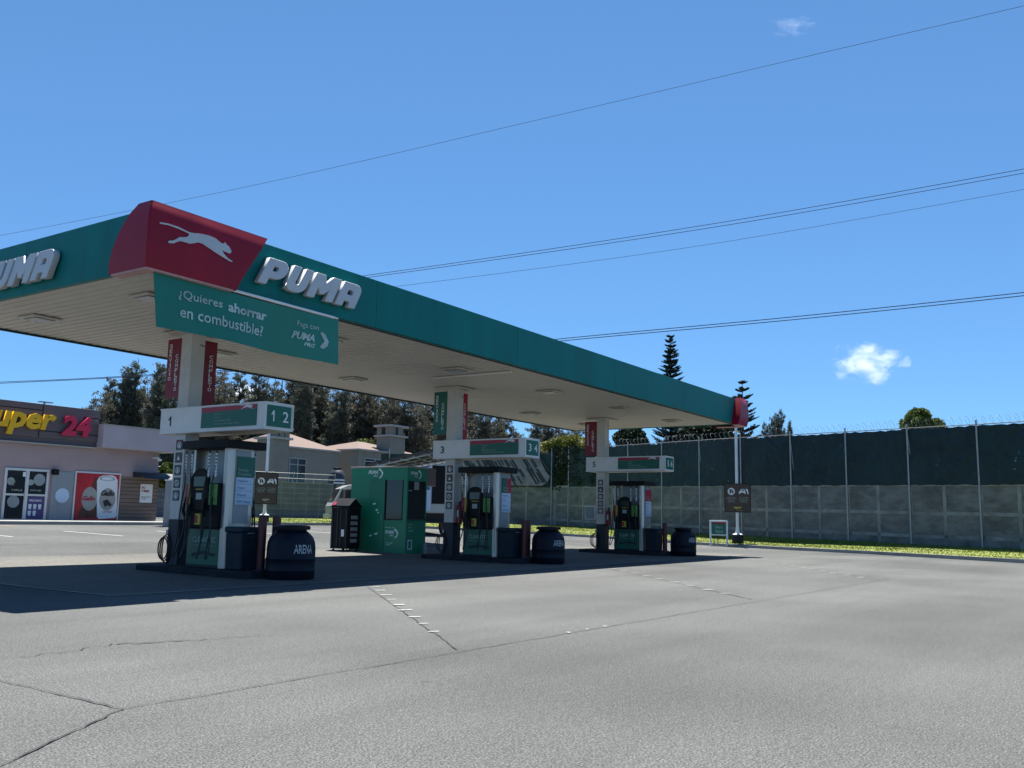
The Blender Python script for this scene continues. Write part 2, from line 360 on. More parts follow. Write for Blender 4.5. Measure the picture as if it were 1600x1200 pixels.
# ------------------------------------------------------------------ ground
def sheet(name, x0, x1, y0, y1, dz, mtl, kind='structure', sx=2.0, sy=1.0, label=None):
    b = MB(); nx = max(1, int((x1-x0)/sx)); ny = max(1, int((y1-y0)/sy))
    for j in range(ny+1):
        y = y0+(y1-y0)*j/ny
        for i in range(nx+1): b.v.append((x0+(x1-x0)*i/nx, y, G(y)+dz))
    for j in range(ny):
        for i in range(nx):
            a = j*(nx+1)+i; b.f.append((a, a+1, a+nx+2, a+nx+1))
    o = b.build(name, mtl, fix=False, smooth=True); tag(o, label, kind=kind); return o
gb = MB(); ys = [-400, -100, -40] + [-20+i for i in range(61)] + [80, 200, 900]
for y in ys:
    for x in (-400, -60, 0, 60, 400, 900): gb.v.append((x, y, G(y)))
for j in range(len(ys)-1):
    for i in range(5):
        a = j*6+i; gb.f.append((a, a+1, a+7, a+6))
tag(gb.build('ground', M['asphalt'], fix=False, smooth=True), kind='structure')
sheet('concrete_slab', -.32, 25.0, -.2, 8.3, .004, M['concrete_slab'])
def strip(b, p, q, w, dz=.008, jit=.0, n=1):
    p = Vector((p[0], p[1], 0)); q = Vector((q[0], q[1], 0)); d = (q-p); nr = Vector((-d.y, d.x, 0)).normalized()
    pts = []
    for i in range(n+1):
        c = p + d*i/n + nr*(rnd.uniform(-jit, jit)); ww = w*(1 if n == 1 else rnd.uniform(.5, 1.3))
        pts.append((c-nr*ww/2, c+nr*ww/2))
    k = len(b.v)
    for a, c in pts: b.v += [(a.x, a.y, G(a.y)+dz), (c.x, c.y, G(c.y)+dz)]
    for i in range(n): b.f.append((k+2*i, k+2*i+2, k+2*i+3, k+2*i+1))
b = MB()
strip(b, (-4.56,-6.77), (13.6,-7.3), .012, jit=.016, n=110); strip(b, (-4.56,-6.77), (-8.5,-9.3), .013, jit=.012, n=60)
strip(b, (-4.56,-6.77), (-4.4,-1.0), .012, jit=.010, n=60)
strip(b, (3.38,-1.45), (-1.32,-6.78), .012, jit=.012, n=50); strip(b, (12.09,-1.2), (5.87,-6.92), .02, jit=.02, n=50)
strip(b, (18.89,-3.04), (12.75,-7.26), .02, jit=.02, n=40)
strip(b, (-3.0,-4.35), (-2.3,-4.68), .03, dz=.0085, jit=.05, n=9); strip(b, (-3.9,-4.5), (-3.0,-4.35), .012, jit=.05, n=9); strip(b, (-2.3,-4.68), (-1.5,-4.95), .012, dz=.0085, jit=.04, n=9)
for yy in (11.8, 15.2): strip(b, (-10, yy), (40, yy), .03, jit=.01, n=40)
tag(b.build('pavement_joints', M['crack'], fix=False), kind='structure')
b = MB()
def patches(p, q, n, w, l):
    p, q = Vector((p[0],p[1],0)), Vector((q[0],q[1],0))
    for i in range(n):
        c = p+(q-p)*(i+.3+rnd.uniform(-.12,.12))/n; s = rnd.uniform(.75,1.2); a = Vector((.86,-.5,0))*w*s/2; d = Vector((.5,.86,0))*l*s/2*rnd.uniform(.8,1.2)
        b.quad(*[tuple(c+u*(1+rnd.uniform(-.15,.15))+v*(1+rnd.uniform(-.2,.2))+Vector((0,0,G(c.y)+.012))) for u, v in ((-a,-d),(a,-d),(a,d),(-a,d))])
patches((4.2,-.75), (-.9,-6.3), 10, .15, .06); patches((12.0,-1.3), (6.2,-6.6), 9, .2, .05); patches((18.4,-3.4), (13,-7.0), 8, .2, .05)
patches((.3,-6.9), (1.4,-6.93), 3, .03, .05)
tag(b.build('cement_patches', M['patch'], fix=False), kind='structure')
b = MB()
strip(b, (-.32,-.23), (25,-.23), .035, dz=.010, jit=.008, n=60); strip(b, (-.34,-.2), (-.34,8.3), .035, dz=.010, jit=.008, n=30)
for xx in (8.0, 12.4, 16.7): strip(b, (xx,-.2), (xx,8.3), .012, dz=.0095)
tag(b.build('slab_edge_line', M['patch'], fix=False), kind='structure')
b = MB()
for x0 in (5.9, 9.4, 12.9, 16.4, 19.9): strip(b, (x0, 17.4), (x0+.5, 14.9), .10)
tag(b.build('parking_lines', M['line'], fix=False), kind='structure')
b = MB(); strip(b, (4.0, 20.2), (9.3, 20.25), .10, dz=.009)
tag(b.build('yellow_parking_line', M['yline'], fix=False), kind='structure')
# kerb + lawn
K = [(14,-27),(21,-17.5),(27,-8.7),(31.1,-2.7),(33.4,2.2),(34.7,6.6),(35.0,11.2),(33.6,15.2),(30.6,19.4),(26.8,22.0),(21.3,21.7),(19.0,21.4)]
W = [(20.5,-35,.1),(26.2,-23,.2),(32.4,-8.25,.33),(34.3,-2.6,.42),(35.7,1.2,.46),(37.6,6.3,.54),(40.1,11.6,.63),(42.0,15.5,.69),(43.5,19.0,.74),(41.6,27,.86),(39.0,35.2,.86),(30,37.8,.86)]
def resample(P, n):
    out = []
    for i in range(len(P)-1):
        for k in range(n):
            t = k/n; out.append(tuple(P[i][j]*(1-t)+P[i+1][j]*t for j in range(len(P[i]))))
    out.append(tuple(P[-1])); return out
Ks = resample(K, 6); Ws = resample(W, 6)
b = MB(); nn = 7
for k, w in zip(Ks, Ws):
    for i in range(nn):
        t = i/(nn-1); z = (G(k[1])+.125)*(1-t)+w[2]*t
        dx, dy = w[0]-k[0], w[1]-k[1]; L_ = math.hypot(dx, dy); off = .14/L_
        tt = off+(1-off)*t
        b.v.append((k[0]+dx*tt, k[1]+dy*tt, max(z+.02*math.sin(i*2.1+k[0]), G(k[1]+dy*tt)+.03)))
for j in range(len(Ks)-1):
    for i in range(nn-1):
        a = j*nn+i; b.f.append((a, a+1, a+nn+1, a+nn))
lawn = b.build('lawn', M['lawn'], fix=False, smooth=True); tag(lawn, kind='structure')
LV = [Vector(v) for v in b.v]
b = MB()
rg = random.Random(3)
for _ in range(26000):
    j = rg.randrange(8, len(Ks)-1); i = rg.randrange(nn-1); u, v = rg.random(), rg.random()
    a, c, d, e = LV[j*nn+i], LV[j*nn+i+1], LV[(j+1)*nn+i], LV[(j+1)*nn+i+1]
    p = (a*(1-u)+c*u)*(1-v)+(d*(1-u)+e*u)*v; t = rg.uniform(0, PI); h = rg.uniform(.02, .05); w = .022
    q = Vector((math.cos(t)*w, math.sin(t)*w, 0)); tip = p+Vector((rg.uniform(-.03,.03), rg.uniform(-.03,.03), h))
    b.quad(p-q, p+q, tip)
tag(b.build('grass', M['grassblade'], fix=False), 'short yellow green grass on the bank along the perimeter wall', 'grass', kind='stuff')
b = MB()
for j in range(len(Ks)-1):
    p, q = Ks[j], Ks[j+1]; b.wallbox(p, q, G(p[1]), G(q[1]), -.05, .13, .16)
tag(b.build('kerb', M['kerb'], bevel=0), kind='structure')
# store walkway
b = MB(); b.box(-8, 18.3, 21.3, 25.6, .3, G(21.3)+.13)
tag(b.build('pavement', M['kerb'], bevel=.02), kind='structure')

# ------------------------------------------------------------------ canopy
CL, CW, HS, HT = 24.5, 6.9, 4.70, 5.60
can = thing('fuel_canopy', (CL/2, CW/2, 0), 'long flat filling station canopy with teal green fascia and white ribbed underside', 'canopy')
def fascia(name, boxes):
    b = MB(); [b.box(*q) for q in boxes]; return b.build(name, M['green'], can, bevel=.006)
segs = [0, 4.9, 9.8, 14.7, 19.6, 24.5]
for i in range(5):
    fascia('fascia_panel', [(segs[i]+.004, segs[i+1]-.004, 0, .09, HS-.02, HT)])
    fascia('fascia_panel', [(segs[i]+.004, segs[i+1]-.004, CW-.09, CW, HS-.02, HT)])
fascia('fascia_panel', [(0, .09, .094, CW/2-.004, HS-.02, HT)]); fascia('fascia_panel', [(0, .09, CW/2+.004, CW-.094, HS-.02, HT)])
fascia('fascia_panel', [(CL-.09, CL, .094, CW-.094, HS-.02, HT)])
b = MB()
nr = 46; dy = (CW-.2)/nr                     # ribbed soffit: shallow pans with grooves running along the canopy
nr = 122; dxr = (CL-.2)/nr
for i in range(nr):
    x = .1+i*dxr
    b.quad((x+.03, .1, HS), (x+dxr-.03, .1, HS), (x+dxr-.03, CW-.1, HS), (x+.03, CW-.1, HS))
    b.quad((x+dxr-.03, .1, HS), (x+dxr, .1, HS+.05), (x+dxr, CW-.1, HS+.05), (x+dxr-.03, CW-.1, HS))
    b.quad((x+dxr, .1, HS+.05), (x+dxr+.03, .1, HS), (x+dxr+.03, CW-.1, HS), (x+dxr, CW-.1, HS+.05))
b.build('soffit', M['soffit'], can, fix=False)
b = MB(); b.box(.095, CL-.095, .095, CW-.095, HT-.25, HT-.2); b.build('roof_deck', M['galv'], can)
b = MB(); b.box(-.01, CL+.01, .092, .13, HS-.045, HS-.022); b.box(-.01, CL+.01, CW-.13, CW-.092, HS-.045, HS-.022); b.build('edge_trim', M['darkgrey'], can)
for x in (1.2, 5.35, 9.65, 13.95, 18.3, 22.3):
    for y in (1.65, 5.05):
        b = MB(); b.box(x-.28, x+.28, y-.28, y+.28, HS-.045, HS-.012); f = b.build('ceiling_light', M['soffit'], can, bevel=.008)
        b = MB(); b.box(x-.2, x+.2, y-.2, y+.2, HS-.065, HS-.047); b.build('diffuser', M['frost'], f, bevel=.01)
# tyre-ish white tube light seen beside the second column
b = MB(); b.box(10.4, 10.48, .6, 3.0, HS-.05, HS-.012); b.build('tube_light', M['white'], can, bevel=.01)
# red corner claddings
def cladding(sgnx, x_c, long_top, long_bot, short_top, short_bot, dk=1.0, name='corner_cladding'):
    """curved red shell round a corner of the canopy; sgnx=+1: corner at x=0, -1: corner at x=CL"""
    zs = [HS-.08, HS+.1, HS+.3, HS+.5, HS+.66, HS+.80, HT-.02, HT+.03]
    ds = [v*dk for v in (.20, .225, .235, .235, .225, .205, .175, .16)]
    b = MB(); n = len(zs); z0, z1 = zs[0], zs[-1]
    def lx(t): return long_bot+(long_top-long_bot)*(t**1.25)
    def sy_(t): return short_bot+(short_top-short_bot)*(t**1.6)
    rows = []
    for z, d in zip(zs, ds):
        t = (z-z0)/(z1-z0); row = []
        row.append((x_c+sgnx*lx(t), -.003, z)); row.append((x_c+sgnx*lx(t), -d, z))
        row.append((x_c-sgnx*(d-.02), -d, z)); row.append((x_c-sgnx*d, -d+.02, z))
        row.append((x_c-sgnx*d, sy_(t), z)); row.append((x_c-sgnx*.003, sy_(t), z)); rows.append(row)
    for r in rows: b.v += r
    for i in range(n-1):
        for k in range(5):
            a = i*6+k; b.f.append((a, a+1, a+7, a+6))
    o = b.build(name, M['red'], can, smooth=True)
    c = MB()
    top = rows[-1]; c.quad(*[(p[0], p[1], p[2]+.001) for p in top], (x_c-sgnx*.003, -.003, top[0][2]))
    c.build('cladding_top', M['red'], o, fix=False)
    c = MB(); bot = rows[0]; zb = bot[0][2]
    inner = [(x_c+sgnx*(long_bot-.05), -.005), (x_c+sgnx*(long_bot-.05), -.19*dk), (x_c-sgnx*.17*dk, -.19*dk), (x_c-sgnx*.19*dk, -.17*dk), (x_c-sgnx*.19*dk, short_bot-.05), (x_c-sgnx*.005, short_bot-.05), (x_c-sgnx*.005,-.005)]
    c.prism([(p[0], p[1]) for p in inner], (0,0,zb-.025), X, Y, (0,0,.03)); c.build('cladding_underside', M['pink'], o)
    return o
cl1 = cladding(1, 0, 2.02, 1.42, .16, .72)
CAT = [(-0.231,5.172),(-0.217,5.187),(-0.088,5.206),(0.091,5.203),(0.26,5.177),(0.322,5.18),(0.476,5.209),(0.618,5.22),(0.732,5.21),(0.833,5.168),(0.875,5.162),(0.914,5.189),(0.94,5.168),(0.992,5.147),(1.039,5.089),(1.033,5.053),(1.001,5.038),(0.942,5.044),(0.867,5.052),(0.912,5.002),(0.982,4.957),(1.068,4.934),(1.069,4.916),(1.018,4.918),(0.866,4.956),(0.733,4.991),(0.617,5.029),(0.519,5.058),(0.44,5.064),(0.365,5.031),(0.29,5.002),(0.183,5.004),(0.123,4.998),(0.066,4.966),(0.024,4.935),(-0.049,4.919),(-0.072,4.93),(-0.052,4.957),(0.006,4.973),(0.062,5.011),(0.111,5.057),(0.163,5.067),(0.222,5.087),(0.265,5.118),(0.263,5.151),(0.201,5.161),(0.063,5.176),(-0.085,5.181),(-0.215,5.164)]
polys([[(a+.16, c+.12) for a, c in CAT]], (0, -.246, 0), X*1.03, Z, .006, M['lwhite'], cl1, 'leaping_cat_emblem')
cl2 = cladding(-1, CL, .25, .7, .3, .9, 1.25)
cl3 = cladding(1, 0, 0, 0, 0, 0) if False else None
# raised letters
def shear(p, k=.5): return [(a+k*b_, b_) for a, b_ in p]
P_ = [[(0,0),(.36,0),(.36,.27),(.66,.27)] + arc(.66,.635,.38,.365,-90,90,10) + [(0,1)], [(.36,.52),(.36,.76),(.56,.76),(.64,.70),(.64,.58),(.56,.52)]]
U_ = [[(0,1),(0,.32)] + arc(.36,.33,.36,.33,180,270,6) + arc(.62,.33,.36,.33,270,360,6) + [(.98,1),(.62,1),(.62,.36),(.56,.27),(.42,.27),(.36,.36),(.36,1)]]
M_ = [[(0,0),(0,1),(.46,1),(.68,.66),(.92,1),(1.36,1),(1.36,0),(1.0,0),(1.0,.52),(.76,.22),(.58,.22),(.36,.52),(.36,0)]]
A_ = [[(0,0),(0,1),(.68,1)] + arc(.68,.64,.40,.36,90,0,8) + [(1.08,0),(.72,0),(.72,.24),(.36,.24),(.36,0)], [(.36,.48),(.36,.74),(.60,.74),(.70,.66),(.70,.48)]]
def word(o, xd, s, parent, name, ext, m, lift=0, gap=.20, bev=.010):
    x = 0
    for gl, w in ((P_,1.04),(U_,.98),(M_,1.36),(A_,1.08)):
        pl = [[((a+x)*s, b_*s) for a, b_ in shear(p)] for p in gl]
        polys(pl, o, xd, Z, ext, m, parent, name, lift, bev); x += w+gap
word((1.90, 0, 4.89), X, .445, can, 'raised_letter', .09, M['lwhite'], .04)
word((0, 4.78, 4.84), -Y, .445, can, 'raised_letter', .09, M['lwhite'], .04)
# columns
PX = [3.61, 12.30, 20.97]
for i, x in enumerate(PX):
    b = MB(); b.box(x-.16, x+.16, 3.52, 3.84, 1.0, HS); c = b.build('column', M['colwhite'], can, bevel=.008)
    b = MB(); b.box(x-.168, x+.168, 3.512, 3.848, .10, 1.0); b.build('painted_base', M['darkgrey'], c, bevel=.008)
    b = MB(); b.box(x-.42, x+.42, 3.30, 4.14, HS-.05, HS-.016); b.build('column_collar', M['soffit'], c, bevel=.006)
    for k in range(5):
        z = 1.36+k*.245
        b = MB(); b.box(x-.168, x-.161, 3.58, 3.78, z, z+.2); pl = b.build('safety_plaque', M['picto'], c)
        xo = x-.1685; zc = z+.095; yc = 3.68
        if k == 3: pol = [[(-.045,-.045),(.045,-.045),(0,.05)]]
        else:
            pol = [arc(0,0,.062,.062,0,350,18), arc(0,0,.046,.046,0,350,18)]
            if k in (0, 4): pol += [[(-.018,-.035),(.018,-.035),(.026,-.005),(0,.035),(-.026,-.005)]]
            if k == 1: pol += [[(-.035,.028),(-.026,.036),(.035,-.028),(.026,-.036)]]
            if k == 2: pol += [[(-.02,-.03),(.02,-.03),(.02,.01),(-.005,.03),(-.02,.01)]]
        polys(pol, (xo, yc, zc), -Y, Z, .002, M['txt'], pl, 'pictogram', .0005)
        if k == 4:
            b = MB(); b.box(xo-.002, xo, 3.60, 3.76, z+.165, z+.185); b.build('red_heading', M['pred'], pl)
    text('4.30 m', (x+.03, 3.518, 4.42), X, Z, .12, .05, M['txtblk'], c, 'height_mark', .001, lift=.001)
# banner
ban = thing('promo_banner', (1.8, -.1, 3.8), 'green advertising banner hung under the red corner of the canopy fascia', 'banner')
b = MB(); nx, nz = 120, 30
bx0, bx1, bz0, bz1 = -.02, 3.78, 3.80, 4.60
def by(u, v): return -.12 - .035*math.sin(u*5.5+.6)*(1-v) + .02*math.sin(u*13)*(1-v) 
def bz(u, v): return bz0+(bz1-bz0)*v + .012*(math.sin(u*PI*2.2)-.3)*(1-v) - .015*math.sin(u*PI)*v
for j in range(nz+1):
    for i in range(nx+1):
        u, v = i/nx, j/nz; b.v.append((bx0+(bx1-bx0)*u + .06*(1-v)*(u-.0)+.1*(1-v)*(1-u), by(u,v), bz(u,v)))
for j in range(nz):
    for i in range(nx): a = j*(nx+1)+i; b.f.append((a, a+1, a+nx+2, a+nx+1))
n0 = len(b.v); b.v += [(x, y+.004, z) for x, y, z in b.v[:n0]]; b.f += [tuple(n0+i for i in f[::-1]) for f in b.f[:]]
M['banner'] = mat('banner_vinyl', (.0,.155,.10), .35, var=.12, scale=1.1, dirt=(.02,.17,.13), dirt_amt=.5)
cloth = b.build('banner_cloth', M['banner'], ban, fix=False, smooth=True)
def wrap(o):
    for v in o.data.vertices:
        w = v.co + ORG[o.name]; u = (w.x-bx0)/(bx1-bx0); vv = (w.z-bz0)/(bz1-bz0)
        d = w.y; v.co.y = by(u, vv) - .012 - ORG[o.name].y; v.co.z = bz(u, vv) - ORG[o.name].z
    o.data.update(); return o
def btext(s, x, z, w, h, m, **k): wrap(text(s, (x, -.1, z), X, Z, w, h, m, cloth, **k))
M['bantxt'] = mat('banner_print', (.66,.78,.76), .5, var=.25, scale=2.5)
btext('\u00bfQuieres', .42, 4.27, .80, .17, M['bantxt'], bold=.012)
btext('ahorrar', 1.33, 4.28, .80, .16, M['bantxt'], bold=.035)
btext('en combustible?', .46, 4.01, 1.62, .18, M['bantxt'], bold=.014)
btext('Paga con', 2.80, 4.30, .50, .12, M['bantxt'], bold=.004)
btext('PUMA', 2.70, 4.11, .52, .13, M['bantxt'], bold=.045, shear=.3)
btext('PRIS', 2.98, 4.01, .26, .07, M['bantxt'], bold=.02, shear=.3)
o = polys([[(0,.02),(.10,.0),(.20,.07),(.22,.15),(.14,.25),(.05,.30),(.0,.27),(.06,.2),(.12,.14),(.06,.09)]], (3.34, -.1, 4.02), X, Z, .001, M['bantxt'], cloth, 'cat_head_mark')
for v in o.data.vertices: pass
wrap(o)
b = MB(); b.tube([(bx0+.0, -.10, 4.645), (bx1+.0, -.10, 4.63)], .018, 8); b.tube([(1.1,-.1,4.64),(3.7,-.1,4.63)], .026, 8); b.build('banner_rail', M['white'], ban)

# ------------------------------------------------------------------ islands with pumps
def vtext(s, x, y, z, dirx, dz, h, w, m, parent):
    for i, ch in enumerate(s):
        ww = w*(.35 if ch == 'I' else 1)
        text(ch, Vector((x, y, z-i*dz)) + Vector(dirx)*((w-ww)/2), dirx, Z, ww, h, m, parent, 'lettering', .001, .018, lift=.003)
ord_ = ['nearest the camera', 'in the middle of the row', 'farthest from the camera']
ONE = [[(0,.70),(.34,1),(.58,1),(.58,0),(.34,0),(.34,.70),(0,.55)]]
def numeral(ch, o, xd, w, h, m, parent):
    if ch == '1': polys([[(a*w/.58, b_*h) for a, b_ in ONE[0]]], o, xd, Z, .002, m, parent, 'numeral', .003)
    else: text(ch, o, xd, Z, w, h, m, parent, 'numeral', bold=.012)
def number_sign(i, x, dz):
    lab = ['white box sign reading 1 2 on the nearest canopy column', 'white box sign reading 3 4 on the middle canopy column', 'white box sign reading 5 6 on the farthest canopy column'][i]
    n1, n2 = ['1','3','5'][i], ['2','4','6'][i]
    x0, x1, y0, y1, z0, z1 = x-.25, x+.42, 1.19, 4.22, 2.66+dz, 3.16+dz
    t = thing('pump_number_sign', (x, 2.7, z0), lab, 'sign', 'pump number box signs')
    b = MB(); b.box(x0, x1, y0, y1, z0, z1); body = b.build('sign_box', M['white'], t, bevel=.01)
    b = MB()
    for zz in (z0, z1-.03): b.box(x0-.012, x1+.012, y0-.012, y0, zz, zz+.03)
    for xx in (x0-.012, x1-.012): b.box(xx, xx+.024, y0-.012, y0-.001, z0+.031, z1-.031)
    b.box(x0-.012, x0-.001, y0+.001, y1, z1-.028, z1); b.box(x0-.012, x0-.001, y0+.001, y1, z0, z0+.02); b.build('sign_frame', M['white'], t)
    b = MB(); b.box(x0-.014, x0-.001, 1.40, 2.95, z0+.07, z1-.04); p = b.build('price_panel', M['pgreen'], t)
    b = MB(); b.prism([(0,0),(1.55,.03),(1.55,.10),(0,.10)], (x0-.016, 2.95, z1-.14), -Y, Z, (.0015,0,0)); b.build('red_band', M['pred'], p)
    polys([[(a*.28, (b_-5.05)*.28) for a, b_ in CAT]], (x0-.016, 1.80, z1-.085), -Y, Z, .001, M['txt'], p, 'leaping_cat_emblem', .0008)
    for k, s in enumerate(['Regular', 'Super', 'Diesel Bajo Azufre', 'Ion Diesel Ultra Bajo Azufre']):
        text(s, (x0-.0145, 2.56, z1-.20-.062*k), -Y, Z, [.20,.15,.46,.70][k], .04, M['txtdim'], p, lift=.0015, ext=.001)
    numeral(n1, (x0-.002, 3.95, z0+.15), -Y, .075 if i == 0 else .12, .19, M['txtblk'], t)
    text('PROMO', (x0-.002, 3.42, z0+.24), -Y, Z, .30, .03, M['picto'], t, 'faint_text') if False else None
    b = MB(); b.box(x0+.05, x1-.05, y0-.016, y0-.001, z0+.055, z1-.055); q = b.build('number_panel', M['pgreen'], t)
    numeral(n1, (x0+.14, y0-.017, z0+.15), X, .07 if i == 0 else .13, .20, M['txt'], q)
    numeral(n2, (x0+.41, y0-.017, z0+.15), X, .14, .20, M['txt'], q)
    b = MB(); b.box(x0+.02, x1-.02, y0+.1, y1-.1, z0-.012, z0-.002); b.build('sign_underside', M['soffit'], t)
def wing(i, x):
    # left wing, facing the camera side, and right wing facing the front
    c1 = [M['wine'], M['pgreen'], M['wine']][i]; cn = ['wine red', 'green', 'wine red'][i]; sn = ['nearest', 'middle', 'farthest'][i]
    zt, zb = 4.60, 3.40
    t = thing('service_sign', (x, 4.0, zb), f'{cn} vertical sign fixed to the left side of the {sn} canopy column', 'sign', 'vertical service signs on the columns')
    xx = x-.11; b = MB(); b.box(xx, xx+.012, 3.86, 4.34, zb, zt); bd = b.build('sign_board', c1, t)
    y1 = 4.34
    vtext('SERVICIO', xx, y1-.07, zt-.18, (0,-1,0), .095, .078, .088, M['txt'], bd)
    vtext('COMPLETO', xx, y1-.27, zt-.40, (0,-1,0), .095, .078, .088, M['txt'], bd)
    b = MB(); b.box(xx+.012, xx+.03, 3.85, 3.87, zb+.1, zt-.1); b.build('bracket', M['galv'], t)
    if i == 2: return
    t = thing('service_sign', (x+.3, 3.7, zb), f'{"wine red" if i == 0 else "red"} vertical sign on the right side of the {sn} canopy column', 'sign', 'vertical service signs on the columns')
    b = MB(); b.box(x+.165, x+.60, 3.70, 3.712, zb-.1, zt); bd = b.build('sign_board', M['wine'] if i == 0 else M['pred'], t)
    vtext('SERVICIO', x+.20, 3.70, zt-.16, (1,0,0), .095, .078, .088, M['txt'], bd)
    vtext('COMPLETO', x+.42, 3.70, zt-.36, (1,0,0), .095, .078, .088, M['txt'], bd)
    b = MB(); b.box(x+.16, x+.17, 3.712, 3.73, zb, zt-.1); b.build('bracket', M['galv'], t)
def hose(pts, parent, name='hose', r=.014):
    # smooth through points (catmull)
    P = [Vector(p) for p in pts]; out = []
    Q = [P[0]*2-P[1]] + P + [P[-1]*2-P[-2]]
    for k in range(1, len(Q)-2):
        for s in range(6):
            t = s/6; a, b_, c, d = Q[k-1], Q[k], Q[k+1], Q[k+2]
            out.append(.5*((2*b_)+(c-a)*t+(2*a-5*b_+4*c-d)*t*t+(3*b_-a-3*c+d)*t**3))
    out.append(P[-1]); b = MB(); b.tube(out, r, 7); return b.build(name, M['rubber'], parent, smooth=True)
def dispenser(i, x):
    lab = ['fuel dispenser under the 1 2 sign with a green service board', 'fuel dispenser under the 3 4 sign with a half green half red board', 'fuel dispenser under the 5 6 sign with a red board'][i]
    zb = .14; t = thing('fuel_dispenser', (x, 2.5, zb), lab, 'fuel pump', 'fuel dispensers under the canopy')
    x0, x1 = x-.35, x+.28; y0, y1 = 1.95, 3.10
    b = MB(); b.box(x0+.03, x1-.03, y0+.16, y1-.04, zb, .86); b.build('lower_cabinet', M['darkgrey'], t, bevel=.01)
    for s, xs in ((-1, x0+.028), (1, x1-.028)):
        b = MB(); b.box(xs+s*.002, xs+s*.02, 2.08, 3.0, zb+.05, .84); p = b.build('front_panel', M['pgreen'], t, bevel=.004)
        d = -Y if s < 0 else Y; oy = 2.86 if s < 0 else 2.22
        text('CLEANTEC', (xs+s*.021, oy, .60), d, Z, .64, .10, M['txtdim'], p, ext=.001, bold=.008, lift=.001)
        text('combustibles de alta tecnologia', (xs+s*.021, oy, .53), d, Z, .58, .028, M['txtdim'], p, ext=.001, lift=.001)
        b = MB(); b.prism([(0,0),(.3,.06),(.62,.02),(.7,.06),(.34,.12),(0,.06)], (xs+s*.0215, oy, .33), d, Z, (s*.001,0,0)); b.build('panel_graphic', M['darkgrey'], p)
    # end columns, bright metal
    for ya, yb in ((y0, y0+.15), (y1-.06, y1)):
        pr = [(x0+.06, ya), (x0, ya+.05), (x0, yb), (x1, yb), (x1, ya+.05), (x1-.06, ya)] if ya == y0 else [(x0+.1, ya), (x0+.1, yb), (x1-.1, yb), (x1-.1, ya)]
        b = MB(); b.prism(pr, (0,0,zb), X, Y, (0,0,2.33-zb)); c = b.build('end_column', M['silver'], t, bevel=.008)
        if ya == y0:
            b = MB(); b.box(x0+.14, x1-.14, ya-.008, ya-.001, .95, 2.3); b.build('column_inset', M['frost'], c)
    # electronics head
    b = MB(); b.prism([(2.10,.86),(2.98,.86),(2.98,1.30),(2.94,1.68),(2.12,1.68),(2.10,1.40)], (x0-.07,0,0), Y, Z, (x1-x0+.14,0,0)); h = b.build('electronics_head', M['black'], t, bevel=.02)
    for s, xs in ((-1, x0-.071), (1, x1+.071)):
        d = -Y if s < 0 else Y
        yc = 2.60
        b = MB(); b.prism(arc(0, .55, .25, .22, 0, 180, 10)+[(-.25,.0),(.25,0)], (xs, yc, 1.18), d, Z, (s*.05,0,0)); hd = b.build('display_housing', M['black'], t, bevel=.01)
        b = MB(); b.box(xs+s*.052, xs+s*.056, yc-.16, yc+.16, 1.62, 1.80); b.build('display_screen', M['screen'], hd)
        b = MB(); b.box(xs+s*.052, xs+s*.058, yc-.09, yc+.07, 1.38, 1.50); b.build('price_readout', M['lcd'], hd)
        b = MB(); b.box(xs+s*.052, xs+s*.058, yc-.13, yc+.1, 1.56, 1.575); b.build('label_line', M['yellow'], hd); b = MB(); b.box(xs+s*.002, xs+s*.03, yc-.05, yc+.1, .92, 1.12); b.build('warning_label', M['yellow'], hd)
        b = MB(); b.box(xs+s*.0305, xs+s*.034, yc+.02, yc+.09, .95, 1.09); b.build('red_label', M['pred'], hd)
        b = MB(); b.lathe((0,0,0), [(.035,0),(.035,.02)], 12)
        for q in range(len(b.v)): a, c_, e = b.v[q]; b.v[q] = (xs+s*(.002+e), yc-.02+a, 1.22+c_)
        b.build('card_reader', M['lcd'], hd)
        for (ya, m_) in ((2.30,'lime'),(2.18,'lime'),(2.90,'yellow'),(2.98,'pred')):
            # nozzle boots
            b = MB(); b.box(xs+s*.001, xs+s*.03, ya-.045, ya+.045, 1.28, 1.66); bt = b.build('nozzle_boot', M[m_], t, bevel=.006)
        for q, ya in enumerate((2.20, 2.40, 2.80, 2.97)):
            # nozzle: handle with guard and spout
            xn = xs+s*.07
            b = MB(); b.tube([(xn, ya, 1.30), (xn+s*.02, ya-.01, 1.18), (xn+s*.015, ya-.05, 1.08)], [.022,.026,.018], 8)
            b.tube([(xn-s*.02, ya, 1.42), (xn, ya, 1.30)], [.012,.016], 7)
            b.tube([(xn+s*.055, ya, 1.25), (xn+s*.065, ya-.03, 1.15), (xn+s*.03, ya-.05, 1.06)], .007, 5); nz = b.build('nozzle', M['black'], t, smooth=True)
            yt = ya + (-.05 if ya < 2.6 else .04)
            hose([(xn-s*.01, yt, 2.28), (xn, yt+.004, 1.95), (xn+s*.01, ya+.02, 1.62), (xn+s*.05, ya+.03*(q-1.5), 1.2), (xn+s*.06, ya+.06*(q-1.5), .60), (xn+s*.10, ya+.07*(q-1.2), .34), (xn+s*.09, ya+.03*(q-1), .38), (xn+s*.03, ya-.04, .78), (xn+s*.015, ya-.05, 1.08)], nz)
            b = MB()
            sp_, sr_ = [], []
            for w in range(7):
                z = 2.22-w*.062
                sp_ += [(xn-s*.008, yt, z), (xn-s*.008, yt, z-.034), (xn-s*.008, yt, z-.036), (xn-s*.008, yt, z-.060)]; sr_ += [.021,.021,.0135,.0135]
            b.tube(sp_, sr_, 7)
            b.build('hose_spring', M['txt'], nz)
    # mast behind the hoses and crown
    b = MB(); b.box(x-.10, x+.12, 2.22, 2.86, 1.68, 2.32); b.build('mast_panel', M['frost'], t, bevel=.01)
